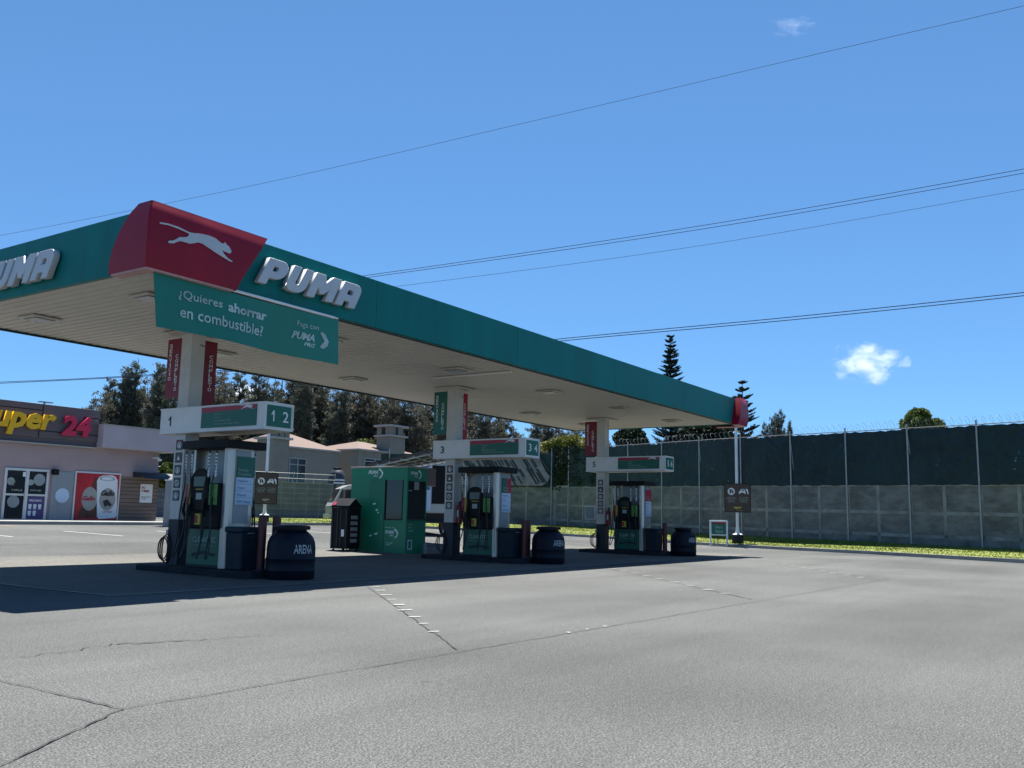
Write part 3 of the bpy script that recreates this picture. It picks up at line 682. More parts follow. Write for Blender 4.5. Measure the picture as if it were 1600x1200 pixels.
    pr = [(x0-.14, y0-.10)] + [(x0-.14-.06*math.sin(PI*k/10), y0-.10+(y1-y0+.16)*k/10) for k in range(1,10)] + [(x0-.14, y1+.06), (x1+.14, y1+.06)] + [(x1+.14+.06*math.sin(PI*k/10), y1+.06-(y1-y0+.16)*k/10) for k in range(1,10)] + [(x1+.14, y0-.10)]
    b = MB(); b.prism(pr, (0,0,2.32), X, Y, (0,0,.15)); b.build('crown', M['black'], t, bevel=.01)
    # price board on the front end
    bx0_, bx1_ = x0+.17, x0+.58
    b = MB(); b.box(bx0_, bx1_, y0-.03, y0-.009, 1.80, 2.18)
    if i == 0: pb = b.build('service_board', M['pgreen'], t)
    elif i == 1:
        b = MB(); b.box(bx0_, x0+.38, y0-.03, y0-.009, 1.80, 2.18); pb = b.build('service_board', M['pgreen'], t)
        b = MB(); b.box(x0+.38, bx1_, y0-.03, y0-.009, 1.80, 2.18); b.build('service_board', M['pred'], t)
    else: pb = b.build('service_board', M['pred'], t)
    text('Servicio\nCompleto', (bx0_+.02, y0-.031, 1.815), X, Z, .30, .15, M['txtdim'], pb, ext=.001, lift=.001)
    b = MB(); b.box(bx0_-.01, bx1_-.02, y0-.028, y0-.009, 1.29, 1.795); pb = b.build('fuel_price_list', M['strip'], t)
    for k, (s, w) in enumerate((('Regular',.25),('Super',.20),('Diesel',.20),('ION Diesel',.32))):
        text(s, (bx0_+.02, y0-.029, 1.70-k*.125), X, Z, w, .055, M['txtblue'], pb, ext=.001, lift=.001)
        b = MB(); b.box(bx0_, bx1_-.03, y0-.031, y0-.0285, 1.675-k*.125, 1.68-k*.125); b.build('divider', M['txtblue'], pb)
def litter_bin(i, x):
    lab = ['dark blue grey waste bin beside the nearest red bollards', 'dark waste bin at the end of the middle island', 'dark waste bin at the end of the farthest island'][i]
    t = thing('waste_bin', (x, 1.4, .14), lab, 'waste bin', 'waste bins on the pump islands')
    b = MB(); b.prism([(x-.40,.80),(x+.10,.80),(x+.08,.14),(x-.38,.14)], (0,1.45,0), X, Z, (0,.42,0)); b.build('bin_body', M['binblue'], t, bevel=.02)
    b = MB(); b.box(x-.42, x+.12, 1.43, 1.89, .80, .90); lid = b.build('bin_lid', M['binblue'], t, bevel=.025)
    b = MB(); b.tube([(x-.28,1.42,.79),(x-.2,1.40,.79),(x-.12,1.42,.79)], .008, 6); b.build('lid_handle', M['galv'], lid)
def bollard(x, y, lab):
    t = thing('red_bollard', (x, y, 0), lab, 'bollard', 'red steel bollards at the island ends')
    b = MB(); b.lathe((x,y,0), [(.078,0),(.078,1.05),(.07,1.085),(.045,1.10)], 20); b.build('post', M['bollard'], t, smooth=True)
    b = MB(); b.lathe((x,y,0), [(.13,0.137),(.13,.15),(.085,.16)], 20); b.build('base_plate', M['darkgrey'], t)
def barrel(x, y, lab):
    t = thing('sand_barrel', (x, y, 0), lab, 'barrel', 'black sand barrels marked ARENA')
    pr = [(.40,0),(.425,.03),(.425,.14),(.435,.16),(.425,.18),(.428,.34),(.438,.36),(.428,.38),(.425,.56),(.41,.66),(.375,.74),(.32,.80),(.27,.84),(.255,.855),(.255,.87)]
    b = MB(); b.lathe((x,y,0), pr, 48); b.build('barrel_body', M['navy'], t, smooth=True)
    b = MB(); b.lathe((x,y,0), [(.255,.868),(.315,.872),(.32,.885),(.32,.925),(.30,.94),(.05,.955)], 40); b.build('barrel_lid', M['navy'], t, smooth=True)
    o = text('ARENA', (0,0,.46), X, Z, .38, .155, M['txt'], t, 'lettering', .001, .02)
    ang0 = math.radians(-127 if x < 5 else (-131 if x < 15 else -133))     # wrap round the barrel on the camera's right
    for v in o.data.vertices:
        w = v.co + ORG[o.name]; a = ang0 + w.x/.43; r = .4305 + (.002 if False else 0)
        z = w.z; r += max(0, -.0); 
        if z > .56: r = .428 - (z-.56)*.16
        v.co = Vector((x+r*math.cos(a), y+r*math.sin(a), z)) - ORG[o.name]
    o.data.update()
bn = [3.80, 12.70, 21.4]
for i, x in enumerate(PX):
    isl = MB(); pts = [(x-.50,1.30),(x-.38,1.16),(x+.5,1.16),(x+.62,1.30),(x+.62,4.3),(x+.5,4.42),(x-.38,4.42),(x-.50,4.3)]
    isl.prism(pts, (0,0,-.02), X, Y, (0,0,.155)); o = isl.build('pump_island', M['island'], None, bevel=.02)
    tag(o, f'dark raised concrete island carrying the {["nearest","middle","farthest"][i]} fuel dispenser', 'pump island', 'pump islands')
    number_sign(i, x, [0,.06,.16][i]); wing(i, x); dispenser(i, x); litter_bin(i, x)
    bollard(x-.06, 1.30, f'dark red bollard just left of the {["nearest","middle","farthest"][i]} black barrel')
    bollard(x+.50, 1.55, f'dark red bollard rising behind the {["nearest","middle","farthest"][i]} black barrel')
    barrel(bn[i], .80 if i == 0 else .85, f'black plastic barrel marked ARENA, {["largest and nearest the camera","middle one of the row","smallest and farthest away"][i]}')
    # hose loops hanging at the column base
    t = thing('coiled_hose', (x-.1, 3.9, .14), f'black hose coiled against the foot of the {["nearest","middle","farthest"][i]} canopy column', 'hose', 'coiled hoses at the column feet')
    for k in range(3):
        P = []
        for s in range(17):
            a = 2*PI*s/16; P.append((x-.19-.012*k, 3.84+.03*k+(.12+.015*k)*math.cos(a), .44+(.27-.03*k)*math.sin(a)))
        b = MB(); b.tube(P, .014, 6); b.build('hose_loop', M['rubber'], t, smooth=True)
    b = MB(); b.box(x-.2, x-.17, 3.80, 3.86, .72, .80); b.build('hose_hook', M['galv'], t)
def extinguisher(x, lab):
    t = thing('fire_extinguisher', (x, 3.45, 1.05), lab, 'fire extinguisher', 'fire extinguishers hung on the columns')
    b = MB(); b.lathe((x,3.45,.95), [(.05,0),(.078,.02),(.08,.05),(.08,.44),(.07,.50),(.035,.54),(.025,.56)], 20); c = b.build('cylinder_body', M['ext'], t, smooth=True)
    b = MB(); b.box(x-.02, x+.02, 3.42, 3.48, 1.51, 1.55); b.tube([(x,3.45,1.55),(x+.03,3.40,1.60),(x+.05,3.34,1.60)], .01, 6); b.tube([(x,3.45,1.55),(x+.05,3.40,1.56)], .008, 6); b.build('valve', M['black'], t)
    hose([(x,3.42,1.53),(x-.08,3.40,1.45),(x-.10,3.39,1.25),(x-.07,3.38,1.08)], t, 'discharge_hose', .012)
    b = MB(); b.box(x-.082, x-.079, 3.42, 3.48, 1.15, 1.33); b.build('label_sticker', M['txt'], c)
extinguisher(PX[1]+.02, 'red fire extinguisher on the middle canopy column')
extinguisher(PX[2]+.02, 'red fire extinguisher on the farthest canopy column')
t = thing('wall_cabinet', (20.75, 4.0, 1.1), 'small white metal box on the left of the farthest canopy column', 'cabinet')
b = MB(); b.box(20.83, 21.05, 3.9, 4.32, 1.15, 1.62); b.build('box_body', M['white'], t, bevel=.01); b = MB(); b.box(20.822, 20.829, 3.93, 4.29, 1.18, 1.59); b.build('box_door', M['frost'], t)

# ------------------------------------------------------------------ kiosk
def pris(o, xd, s, m, parent):
    o = Vector(o); xd = Vector(xd)
    text('PUMA', o, xd, Z, .34*s, .10*s, m, parent, ext=.001, bold=.045, shear=.3, lift=.002)
    text('PRIS', o+xd*.18*s-Z*.07*s, xd, Z, .16*s, .05*s, m, parent, ext=.001, bold=.02, shear=.3, lift=.002)
    polys([[(0,.16),(.06,.14),(.15,.03),(.10,-.08),(.03,-.12),(.0,-.10),(.07,-.05),(.10,.02),(.05,.08),(-.02,.10)]], o+xd*.37*s, xd*s, Z*s, .002, m, parent, 'cat_head_mark', .001)
kz = .05
kio = thing('payment_kiosk', (13.4, 7, kz), 'green payment booth with dark windows and white lettering behind the middle island', 'kiosk')
kx0, kx1, ky0, ky1, kt = 13.0, 13.92, 5.9, 8.12, 2.56
b = MB()
b.box(kx0, kx0+.05, ky0, ky1, kz, 1.04); b.box(kx0, kx0+.05, ky0, ky1, 2.20, kt); b.box(kx0, kx0+.05, ky0, 6.06, 1.04, 2.20); b.box(kx0, kx0+.05, 6.72, ky1, 1.04, 2.20)
b.box(kx0+.051, kx1-.051, ky0, ky0+.05, kz, 1.08); b.box(kx0+.051, kx1-.051, ky0, ky0+.05, 2.18, kt)
b.box(kx1-.05, kx1, ky0, ky1, kz, kt); b.box(kx0+.051, kx1-.051, ky1-.05, ky1, kz, kt)
walls = b.build('kiosk_wall', M['kiosk'], kio)
b = MB(); b.box(kx0-.03, kx1+.03, ky0-.03, ky1+.03, kt+.001, kt+.05); b.build('kiosk_roof', M['beigetrim'], kio, bevel=.01)
b = MB(); b.box(kx0-.018, kx0-.001, 6.74, 7.38, kz+.03, 2.23); dr = b.build('kiosk_door', M['kiosk2'], kio, bevel=.005)
b = MB(); b.tube([(kx0-.03,6.80,1.0),(kx0-.06,6.80,1.02),(kx0-.06,6.80,1.16),(kx0-.03,6.80,1.18)], .01, 6); b.build('door_handle', M['galv'], dr)
b = MB(); b.box(kx0+.015, kx0+.03, 6.061, 6.719, 1.041, 2.199); w1 = b.build('kiosk_window', M['glass'], kio)
b = MB(); b.box(kx0-.008, kx0+.015, 6.04, 6.07, 1.03, 2.2); b.box(kx0-.008, kx0+.015, 6.71, 6.738, 1.03, 2.2); b.box(kx0-.008, kx0+.015, 6.071, 6.709, 1.02, 1.05); b.build('window_frame', M['black'], w1)
b = MB(); b.box(kx0+.051, kx1-.051, ky0+.015, ky0+.03, 1.081, 2.179); w2 = b.build('kiosk_window', M['glass'], kio)
b = MB(); b.box(kx0+.05, kx1-.05, ky0-.12, ky0-.001, 1.05, 1.079); b.build('counter_shelf', M['darkgrey'], kio, bevel=.005)
b = MB(); b.box(13.34, 13.56, ky0+.008, ky0+.013, 1.92, 2.16); b.box(13.08,13.24, ky0+.008, ky0+.013, 1.88, 1.91); b.build('paper_notice', M['lcd'], w2)
pris((kx0, 7.44, 2.38), -Y, 1.15, M['bantxt'], walls); pris((13.14, ky0, 2.36), X, 1.0, M['bantxt'], walls)
text('Recarga aqu\u00ed', (kx0, 6.68, .78), -Y, Z, .36, .045, M['bantxt'], walls, ext=.001); pris((kx0, 6.69, .62), -Y, 1.0, M['bantxt'], walls)
text('descarga\nla app', (kx0, 6.64, .28), -Y, Z, .26, .10, M['bantxt'], walls, ext=.001)
for k in range(3): text(['Aqu\u00ed','paga','con'][k], (13.12, ky0, .88-k*.09), X, Z, [.2,.14,.22][k], .035, M['bantxt'], walls, ext=.001)
b = MB(); b.box(13.1, 13.13, ky0-.004, ky0-.001, .18, .46); b.box(13.27, 13.3, ky0-.004, ky0-.001, .18, .46); b.box(13.131, 13.269, ky0-.004, ky0-.001, .43, .46); b.box(13.131, 13.269, ky0-.004, ky0-.001, .18, .21); b.build('phone_outline', M['bantxt'], walls)
for (yy, zz, w_) in ((7.2,1.5,.12),(7.08,1.32,.1),(7.0,1.24,.06),(7.1,.62,.14),(7.3,.56,.12)):
    b = MB(); b.prism([(0,0),(w_,.03),(w_*.9,-.02),(w_*.2,-.04)], (kx0-.0195, yy, zz), -Y, Z, (-.001,0,0)); b.build('door_graphic', M['bantxt'], dr)
t = thing('water_jug', (13.70, 5.72, kz), 'small clear bottle with a red cap standing at the foot of the green booth', 'bottle')
b = MB(); b.lathe((13.66,5.70,G(5.7)), [(.05,0),(.055,.02),(.055,.22),(.05,.27),(.02,.31),(.018,.33)], 16); b.build('bottle_body', M['frost'], t, smooth=True)
b = MB(); b.lathe((13.66,5.70,G(5.7)), [(.022,.331),(.022,.355)], 12); b.build('bottle_cap', M['pred'], t)
# oil rack
rk = thing('oil_display_rack', (12.45, 7.75, .05), 'black wheeled display cabinet with a gabled top beside the green booth', 'display rack')
rx0, rx1, ry0, ry1 = 12.20, 12.74, 7.42, 8.12
b = MB(); b.box(rx0, rx1, ry0+.02, ry1, .16, 1.36); bd = b.build('cabinet_body', M['black'], rk, bevel=.01)
b = MB(); b.prism([(rx0-.02,1.365),(rx1+.02,1.365),(rx1+.0,1.42),((rx0+rx1)/2,1.64),(rx0,1.42)], (0,ry0,0), X, Z, (0,ry1-ry0+.02,0)); rf = b.build('gabled_top', M['black'], rk, bevel=.008)
for y in (ry0+.06, ry0+.27, ry0+.41, ry0+.62):
    b = MB(); b.box(rx0-.018, rx0-.001, y, y+.035, .2, 1.32); b.build('door_bar', M['darkgrey'], rk)
for z in (.35, .52, .69, .86, 1.03): 
    b = MB(); b.box(rx0+.12, rx0+.38, ry0-.012, ry0+.019, z, z+.10); b.build('shelf_label', M['frost'], rk)
    b = MB(); b.box(rx0+.03, rx1-.03, ry0-.004, ry0+.019, z-.03, z-.012); b.build('shelf', M['bollard'], rk)
b = MB(); b.box(rx0-.022, rx0-.018, ry0+.14, ry0+.25, .52, .72); b.build('white_sticker', M['txt'], rk)
b = MB(); b.quad((rx0-.012,ry1-.05,1.44),(rx0-.012,ry1-.17,1.44),(rx0+.10,ry1-.12,1.53),(rx0+.10,ry1-.02,1.53)); b.build('red_sticker', M['pred'], rf, fix=False)
for a, c in ((rx0+.06,ry0+.08),(rx0+.06,ry1-.08),(rx1-.06,ry0+.08),(rx1-.06,ry1-.08)):
    b = MB(); b.tube([(a-.02,c,.10),(a+.02,c,.10)], .05, 14); b.tube([(a,c,.1),(a,c,.17)], .012, 6); b.build('caster', M['rubber'], rk)

# ------------------------------------------------------------------ convenience store
SY = 25.0
st = thing('convenience_store', (12, 28, .6), 'low mauve shop with yellow and red raised lettering on a dark fascia at the left', 'shop')
b = MB(); b.box(-6, 18.2, SY, SY+9, .3, 3.85); b.build('wall', M['mauve'], st)
b = MB(); b.box(-6, 15.0, SY-.16, SY+.6, 4.02, 5.38); sp = b.build('sign_panel', M['panel'], st, bevel=.01)
b = MB()
for (xa, xb, za, zb_) in ((10.0,12.5,5.10,5.13),(12.5,12.53,4.75,5.38),(14.3,15.0,5.0,5.03),(14.3,14.33,4.8,5.03),(12.4,15.0,4.28,4.31),(12.4,12.43,4.02,4.28)):
    b.box(xa, xb, SY-.172, SY-.161, za, zb_)
b.build('panel_joint', M['black'], sp)
b = MB(); b.box(-6, 15.0, SY-.10, SY-.001, 3.80, 4.015); b.build('lower_band', M['panel'], st)
b = MB(); b.box(-6, 15.0, SY-.22, SY-.101, 3.74, 3.79); b.build('ledge_trim', M['beigetrim'], st)
b = MB(); b.box(15.003, 18.75, SY-.55, SY+9.2, 3.80, 4.76); b.build('parapet', M['mauvel'], st, bevel=.01)
b = MB(); b.box(15.0, 18.80, SY-.59, SY+9.25, 4.762, 4.80); b.build('parapet_cap', M['beigetrim'], st)
b = MB(); b.box(-6, 15, SY+.61, SY+9, 3.86, 4.5); b.build('roof_block', M['mauve'], st)
# lettering
text('super', (9.95, SY-.27, 4.04), X, Z, 3.06, .92, M['syellow'], st, 'yellow_lettering', .10, .038, .22, lift=0)
text('24', (13.28, SY-.24, 4.18), X, Z, 1.30, .84, M['sred'], st, 'red_lettering', .10, .045, .12, lift=0)
# door
dz0, dz1 = .66, 2.74
b = MB(); fx = [(11.28,11.38),(12.12,12.26),(12.98,13.08)]
for a, c in fx: b.box(a, c, SY-.06, SY-.001, dz0, dz1)
for a, c in ((11.381,12.119),(12.261,12.979)):
    for za, zb_ in ((dz0,dz0+.08),(1.66,1.74),(dz1-.09,dz1)): b.box(a, c, SY-.06, SY-.001, za, zb_)
dr = b.build('glass_door', M['alu'], st)
b = MB(); b.box(11.381, 12.119, SY-.03, SY-.002, dz0+.081, 1.659); b.box(12.261, 12.979, SY-.03, SY-.002, dz0+.081, 1.659); b.box(11.381, 12.119, SY-.03, SY-.002, 1.741, dz1-.091); b.box(12.261, 12.979, SY-.03, SY-.002, 1.741, dz1-.091); b.build('pane', M['glass'], dr)
b = MB(); b.tube([(12.10,SY-.08,1.5),(12.10,SY-.11,1.52),(12.10,SY-.11,1.95),(12.10,SY-.08,1.97)], .012, 6); b.build('door_handle', M['galv'], dr)
b = MB(); b.box(12.28, 12.96, SY-.036, SY-.0305, .76, 1.64); pz = b.build('purple_poster', M['purple'], dr)
text('PROMO', (12.36, SY-.037, 1.44), X, Z, .5, .09, M['txt'], pz, ext=.001, bold=.02)
for k in range(5):
    b = MB(); b.lathe((0,0,0), [(.05,0),(.07,.17),(.05,.2)], 10)
    cx_, cz_ = 12.40+(k % 3)*.2, 1.14 if k < 3 else .88
    for q in range(len(b.v)): a, c_, e = b.v[q]; b.v[q] = (cx_+a, SY-.045+c_*.1, cz_+e)
    b.build('cup_picture', M['txt'], pz)
def disc(x, z, r, m, parent, name, y=SY-.036): polys([arc(0,0,r,r,0,350,20)], (x, y, z), X, Z, .003, m, parent, name)
disc(11.72, 1.42, .24, M['frost'], dr, 'round_sticker'); disc(12.70, 2.32, .24, M['frost'], dr, 'round_sticker'); disc(11.55, 2.22, .15, M['lcd'], dr, 'round_sticker'); disc(12.36,2.2,.12,M['lcd'],dr,'round_sticker')
text('HALE', (11.62, SY-.034, 1.84), X, Z, .42, .08, M['lcd'], dr, ext=.001, bold=.02); text('EMPUJE', (12.36, SY-.034, 1.84), X, Z, .45, .08, M['lcd'], dr, ext=.001, bold=.02)
text('24 horas\nabierto', (11.50, SY-.034, 2.06), X, Z, .22, .2, M['txt'], dr, ext=.001); 
b = MB(); b.box(12.0,12.14,SY-.06,SY-.061+.02,2.42,2.60); b.build('small_notice', M['txt'], dr)
# frosted panel between door and poster
b = MB(); b.box(13.22, 14.16, SY-.03, SY-.001, .68, 2.70); fp = b.build('frosted_panel', M['frost'], st)
disc(13.72, 1.72, .30, M['strip'], fp, 'round_sticker', SY-.034)
b = MB(); b.box(13.18, 13.40, SY-.22, SY-.001, 2.55, 2.78); b.build('wall_lamp', M['black'], st, bevel=.02)
# advertisement
b = MB(); b.box(14.20, 16.32, SY-.06, SY-.001, .66, 2.76); af = b.build('poster_frame', M['alu'], st)
M['adred'] = mat('poster_red', (.42,.01,.02), .4, var=.25, scale=1.5)
b = MB(); b.box(14.27, 16.25, SY-.066, SY-.061, .73, 2.69); ad = b.build('advertising_poster', M['adred'], af)
polys([[(.1,.08),(.9,.08),(1.05,.5),(1.0,1.2),(.95,1.75),(.75,1.78),(.6,1.3),(.35,.9)]], (14.35, SY-.066, .75), X, Z, .002, M['skin'], ad, 'bottle_picture')
polys([arc(0,0,.36,.50,0,352,28)], (14.92, SY-.0685, 1.62), X, Z, .002, M['beigetrim'], ad, 'label_picture')
text('Gallo', (14.58, SY-.072, 1.54), X, Z, .60, .2, M['pred'], ad, ext=.001, bold=.04, shear=.3)
can_ = [(-.36,-.80),(-.30,-.92),(.30,-.92),(.36,-.80),(.38,.70),(.30,.86),(.18,.92),(-.18,.92),(-.30,.86),(-.38,.70)]
th = math.radians(4); can_ = [(a*1.28, c*1.0) for a, c in can_]; can_ = [(a*math.cos(th)-c*math.sin(th), a*math.sin(th)+c*math.cos(th)) for a, c in can_]
polys([can_], (15.72, SY-.074, 1.72), X, Z, .003, M['txt'], ad, 'can_picture')
polys([arc(0,0,.36,.10,0,350,20), arc(0,0,.28,.07,0,350,20)], (15.66, SY-.078, 2.50), X, Z, .002, M['galv'], ad, 'can_lid_picture')
polys([arc(0,0,.38,.48,0,350,24)], (15.74, SY-.078, 1.62), X, Z, .002, M['beigetrim'], ad, 'can_emblem')
text('Gallo', (15.42, SY-.082, 1.76), X, Z, .64, .24, M['txtblk'], ad, ext=.001, bold=.05, shear=.3)
polys([[(-.2,.05),(0,.12),(.1,.02),(.24,-.12),(.1,-.2),(.04,-.12),(-.06,-.22),(-.16,-.12)]], (15.74, SY-.082, 1.50), X, Z, .001, M['txtblk'], ad, 'emblem_bird')
text('cerveza', (15.56, SY-.079, 1.04), X, Z, .42, .09, M['pred'], ad, ext=.001, shear=.3)
# brown slatted corner, notice, awning, camera
b = MB(); b.box(16.36, 18.235, SY-.035, SY+8, .3, 2.62)
b.build('brown_cladding', M['brownwall'], st)
b = MB()
for k in range(12): b.box(16.38, 18.215, SY-.047, SY-.036, .68+k*.165, .685+k*.165+.01)
b.build('cladding_groove', M['black'], st)
b = MB(); b.box(17.32, 17.94, SY-.06, SY-.048, 1.52, 2.34); nb = b.build('notice_board', M['txt'], st)
text('NO\nFUMAR', (17.38, SY-.061, 1.98), X, Z, .40, .26, M['pred'], nb, ext=.001, bold=.03)
text('APAGUE SU MOTOR\nY CELULAR', (17.38, SY-.061, 1.66), X, Z, .48, .14, M['txtblk'], nb, ext=.001)
b = MB(); b.prism([(0,0),(0,.22),(-.3,.2),(-.75,.05),(-.9,-.08),(-.75,.0)], (16.9, SY-.05, 2.64), Y, Z, (1.9,0,0)); b.build('awning', M['darkgrey'], st)
b = MB(); b.box(17.85,18.0,SY-.32,SY-.001,3.5,3.56); b.tube([(17.92,SY-.3,3.5),(17.92,SY-.42,3.42)], .06, 10); b.tube([(17.92,SY-.3,3.5),(18.05,SY-.4,3.42)], .05, 10); b.build('floodlight', M['white'], st)
t = thing('roof_antenna_plate', (12.6, SY+.1, 5.38), 'small flat lamp standing on the roof edge above the yellow lettering', 'lamp')
b = MB(); b.box(12.40, 12.95, SY-.1, SY+.1, 5.46, 5.50); b.build('lamp_plate', M['galv'], t); b = MB(); b.box(12.6,12.66,SY-.03,SY+.03,5.382,5.459); b.build('stem', M['galv'], t)
# service cabinet to the right of the shop
gx, gy = 15.9, 20.5
t = thing('service_cabinet', (gx, gy, .6), 'pale grey steel service cabinet standing right of the shop behind the nearest column', 'cabinet')
gz = G(gy)+.1
b = MB(); b.box(gx-.35, gx+.35, gy-.2, gy+.25, gz-.25, gz+1.72); bd = b.build('cabinet_body', M['frost'], t, bevel=.01)
b = MB(); b.box(gx-.37, gx+.37, gy-.23, gy+.28, gz+1.722, gz+1.77); b.build('cabinet_top', M['white'], t)
b = MB(); b.box(gx-.33, gx+.33, gy-.215, gy-.201, gz+.0, gz+.80); b.build('cabinet_door', M['frost'], t); b = MB(); b.box(gx-.33, gx+.33, gy-.215, gy-.201, gz+.83, gz+1.66); b.build('cabinet_door', M['white'], t)

# ------------------------------------------------------------------ perimeter walls
def run(P, step):
    out = []
    for i in range(len(P)-1):
        a, b_ = P[i], P[i+1]; L_ = math.hypot(b_[0]-a[0], b_[1]-a[1]); n = max(1, round(L_/step))
        for k in range(n): t = k/n; out.append(tuple(a[j]*(1-t)+b_[j]*t for j in range(3)))
    out.append(P[-1]); return out
pw = thing('perimeter_wall', (36.8, 4.24, .5), 'weathered grey precast concrete wall of framed panels along the grass bank', 'wall')
bays = run([(26.2,-23,.2),(32.4,-8.25,.33),(36.8,4.24,.5),(43.5,19.0,.74)], 1.46)
WH = 2.45
for k in range(len(bays)-1):
    a, c = bays[k], bays[k+1]; b = MB()
    for r in range(6):
        b.wallbox(a, c, a[2], c[2], -.1+r*.42 if r else -.3, -.1+(r+1)*.42, .09, off=.05+rnd.uniform(-.008,.008))
    b.build('wall_panel', M['wall'], pw, fix=False)
b = MB()
for k in range(len(bays)-1):
    a, c = bays[k], bays[k+1]; j = rnd.uniform(-.02,.02)
    b.wallbox(a, c, a[2], c[2], .28+j, .42+j, .16, off=.03); b.wallbox(a, c, a[2], c[2], 1.22+j, 1.36+j, .15, off=.032)
b.build('mid_rails', M['wallpost'], pw, fix=False)
b = MB()
for k in range(len(bays)-1):
    a, c = bays[k], bays[k+1]; b.wallbox(a, c, a[2], c[2], 2.40, 2.52+rnd.uniform(-.02,.02), .2, off=.03)
b.build('coping', M['wallpost'], pw, fix=False)
for k in range(len(bays)):
    a = bays[k]; c = bays[k+1] if k+1 < len(bays) else bays[k-1]; d = Vector((c[0]-a[0], c[1]-a[1], 0)).normalized()*(.07 if k % 2 else .10)
    b = MB(); b.wallbox((a[0]-d.x,a[1]-d.y), (a[0]+d.x,a[1]+d.y), a[2], a[2], -.3, 2.40, .22, off=.0)
    b.build('wall_post', M['wallpost'], pw, fix=False)
# fence above it
fn = thing('shade_cloth_fence', (37, 4.5, 2.9), 'tall fence covered in dark green shade cloth on top of the right wall', 'fence')
fpts = [bays[k] for k in range(0, len(bays), 2)]
def nrm(a, c): d = Vector((c[0]-a[0], c[1]-a[1], 0)).normalized(); return Vector((-d.y, d.x, 0))
ri = random.Random(11)
FH0, FH1 = 2.46, 4.86
for k in range(len(fpts)-1):
    a, c = fpts[k], fpts[k+1]; n_ = nrm(a, c)*.14
    b = MB(); nx_, nz_ = 12, 8
    for j in range(nz_+1):
        for i in range(nx_+1):
            u, v = i/nx_, j/nz_; w = n_*(1+.25*math.sin(u*PI)*math.sin(v*PI)+.12*math.sin(u*9+k)*math.sin(v*5))
            sag = -.03*math.sin(u*PI)*v + (.025*math.sin(u*31+k) if j == nz_ else 0) + (ri.uniform(-.035,.01) if j == 0 else 0)
            b.v.append((a[0]+(c[0]-a[0])*u+w.x, a[1]+(c[1]-a[1])*u+w.y, a[2]+(c[2]-a[2])*u+FH0+(FH1-.05-FH0)*v+sag))
    for j in range(nz_):
        for i in range(nx_): q = j*(nx_+1)+i; b.f.append((q, q+1, q+nx_+2, q+nx_+1))
    b.build('shade_cloth', M['cloth'], fn, fix=False, smooth=True)
b = MB()
for k in range(len(fpts)-1):
    a, c = fpts[k], fpts[k+1]; b.tube([(a[0],a[1],a[2]+FH1), (c[0],c[1],c[2]+FH1)], .022, 6); b.tube([(a[0],a[1],a[2]+3.75), (c[0],c[1],c[2]+3.75)], .008, 5)
b.build('top_rail', M['barb'], fn)
for k, a in enumerate(fpts):
    b = MB(); n_ = Vector((-.93,.37,0))*-.0
    nn_ = nrm(fpts[max(0,k-1)], fpts[min(len(fpts)-1,k+1)]); q = Vector((a[0],a[1],a[2])) - nn_*(-.16)
    b.tube([q+Z*(.0), q+Z*5.02], .035, 8)
    q = Vector((a[0],a[1],a[2])) + nn_*.17
    if k % 2: b.tube([q+Z*4.85, q+Z*2.4+nn_*.1+Vector((.1,-.25,0))], .018, 6)
    b.build('fence_post', M['galv'], fn, smooth=True)
b = MB(); tot = []
pts = []
for k in range(len(fpts)-1):
    a, c = Vector(fpts[k]), Vector(fpts[k+1]); L_ = (c-a).length; d = (c-a)/L_; side = Vector((-d.y, d.x, 0)).normalized()
    nc = int(L_/.30)
    for s in range(nc*12):
        t = s/(nc*12); an = 2*PI*s/12; r = .22+.02*math.sin(s*.05)
        pts.append(a+(c-a)*t+d*(.09*math.sin(an*1.0+.5))+side*(r*math.cos(an))+Z*(FH1+.12+r*math.sin(an)))
b.tube(pts, .0055, 3); b.build('razor_wire_coil', M['barb'], fn)
# torn chain link / white sheeting on the next part of the fence
def onwall(u, h, off=.2):   # u along the last leg from (36.8,4.24) to (43.5,19)
    a = Vector((36.8,4.24,.5)); c = Vector((43.5,19,.74)); d = (c-a); n_ = Vector((-d.y, d.x, 0)).normalized(); return a+d*u+n_*off+Z*h
# corner wall behind the kiosk
w2_ = thing('rear_boundary_wall', (41, 27, .8), 'grey concrete boundary wall behind the green booth, at the back of the forecourt', 'wall')
rb = run([(43.55,19.2,.74),(42.4,27,.80),(39.5,34.6,.82)], 1.9)
for k in range(len(rb)-1):
    a, c = rb[k], rb[k+1]; b = MB()
    for r in range(6): b.wallbox(a, c, a[2], c[2], -.1+r*.42 if r else -.3, -.1+(r+1)*.42, .09, off=.05+rnd.uniform(-.008,.008))
    b.build('wall_panel', M['wall'], w2_, fix=False)
    b = MB(); d = Vector((c[0]-a[0], c[1]-a[1], 0)).normalized()*.09
    b.wallbox((a[0]-d.x,a[1]-d.y), (a[0]+d.x,a[1]+d.y), a[2], a[2], -.3, 2.46, .24); b.build('wall_post', M['wallpost'], w2_, fix=False)
hw = thing('block_garden_wall', (33, 36.6, .8), 'blue grey block wall in front of the beige houses', 'wall')
hb = [(39.45,34.9,.80),(33.5,36.8,.80),(27,38.6,.82),(20,40.4,.82)]
b = MB()
for a, c in zip(hb[:-1], hb[1:]): b.wallbox(a, c, a[2], c[2], -.3, 2.42, .16)
b.build('block_wall', M['block'], hw, fix=False)
b = MB()
for a, c in zip(hb[:-1], hb[1:]): b.wallbox(a, c, a[2], c[2], 2.42, 2.50, .24)
b.build('coping', M['wallpost'], hw, fix=False)
b = MB()
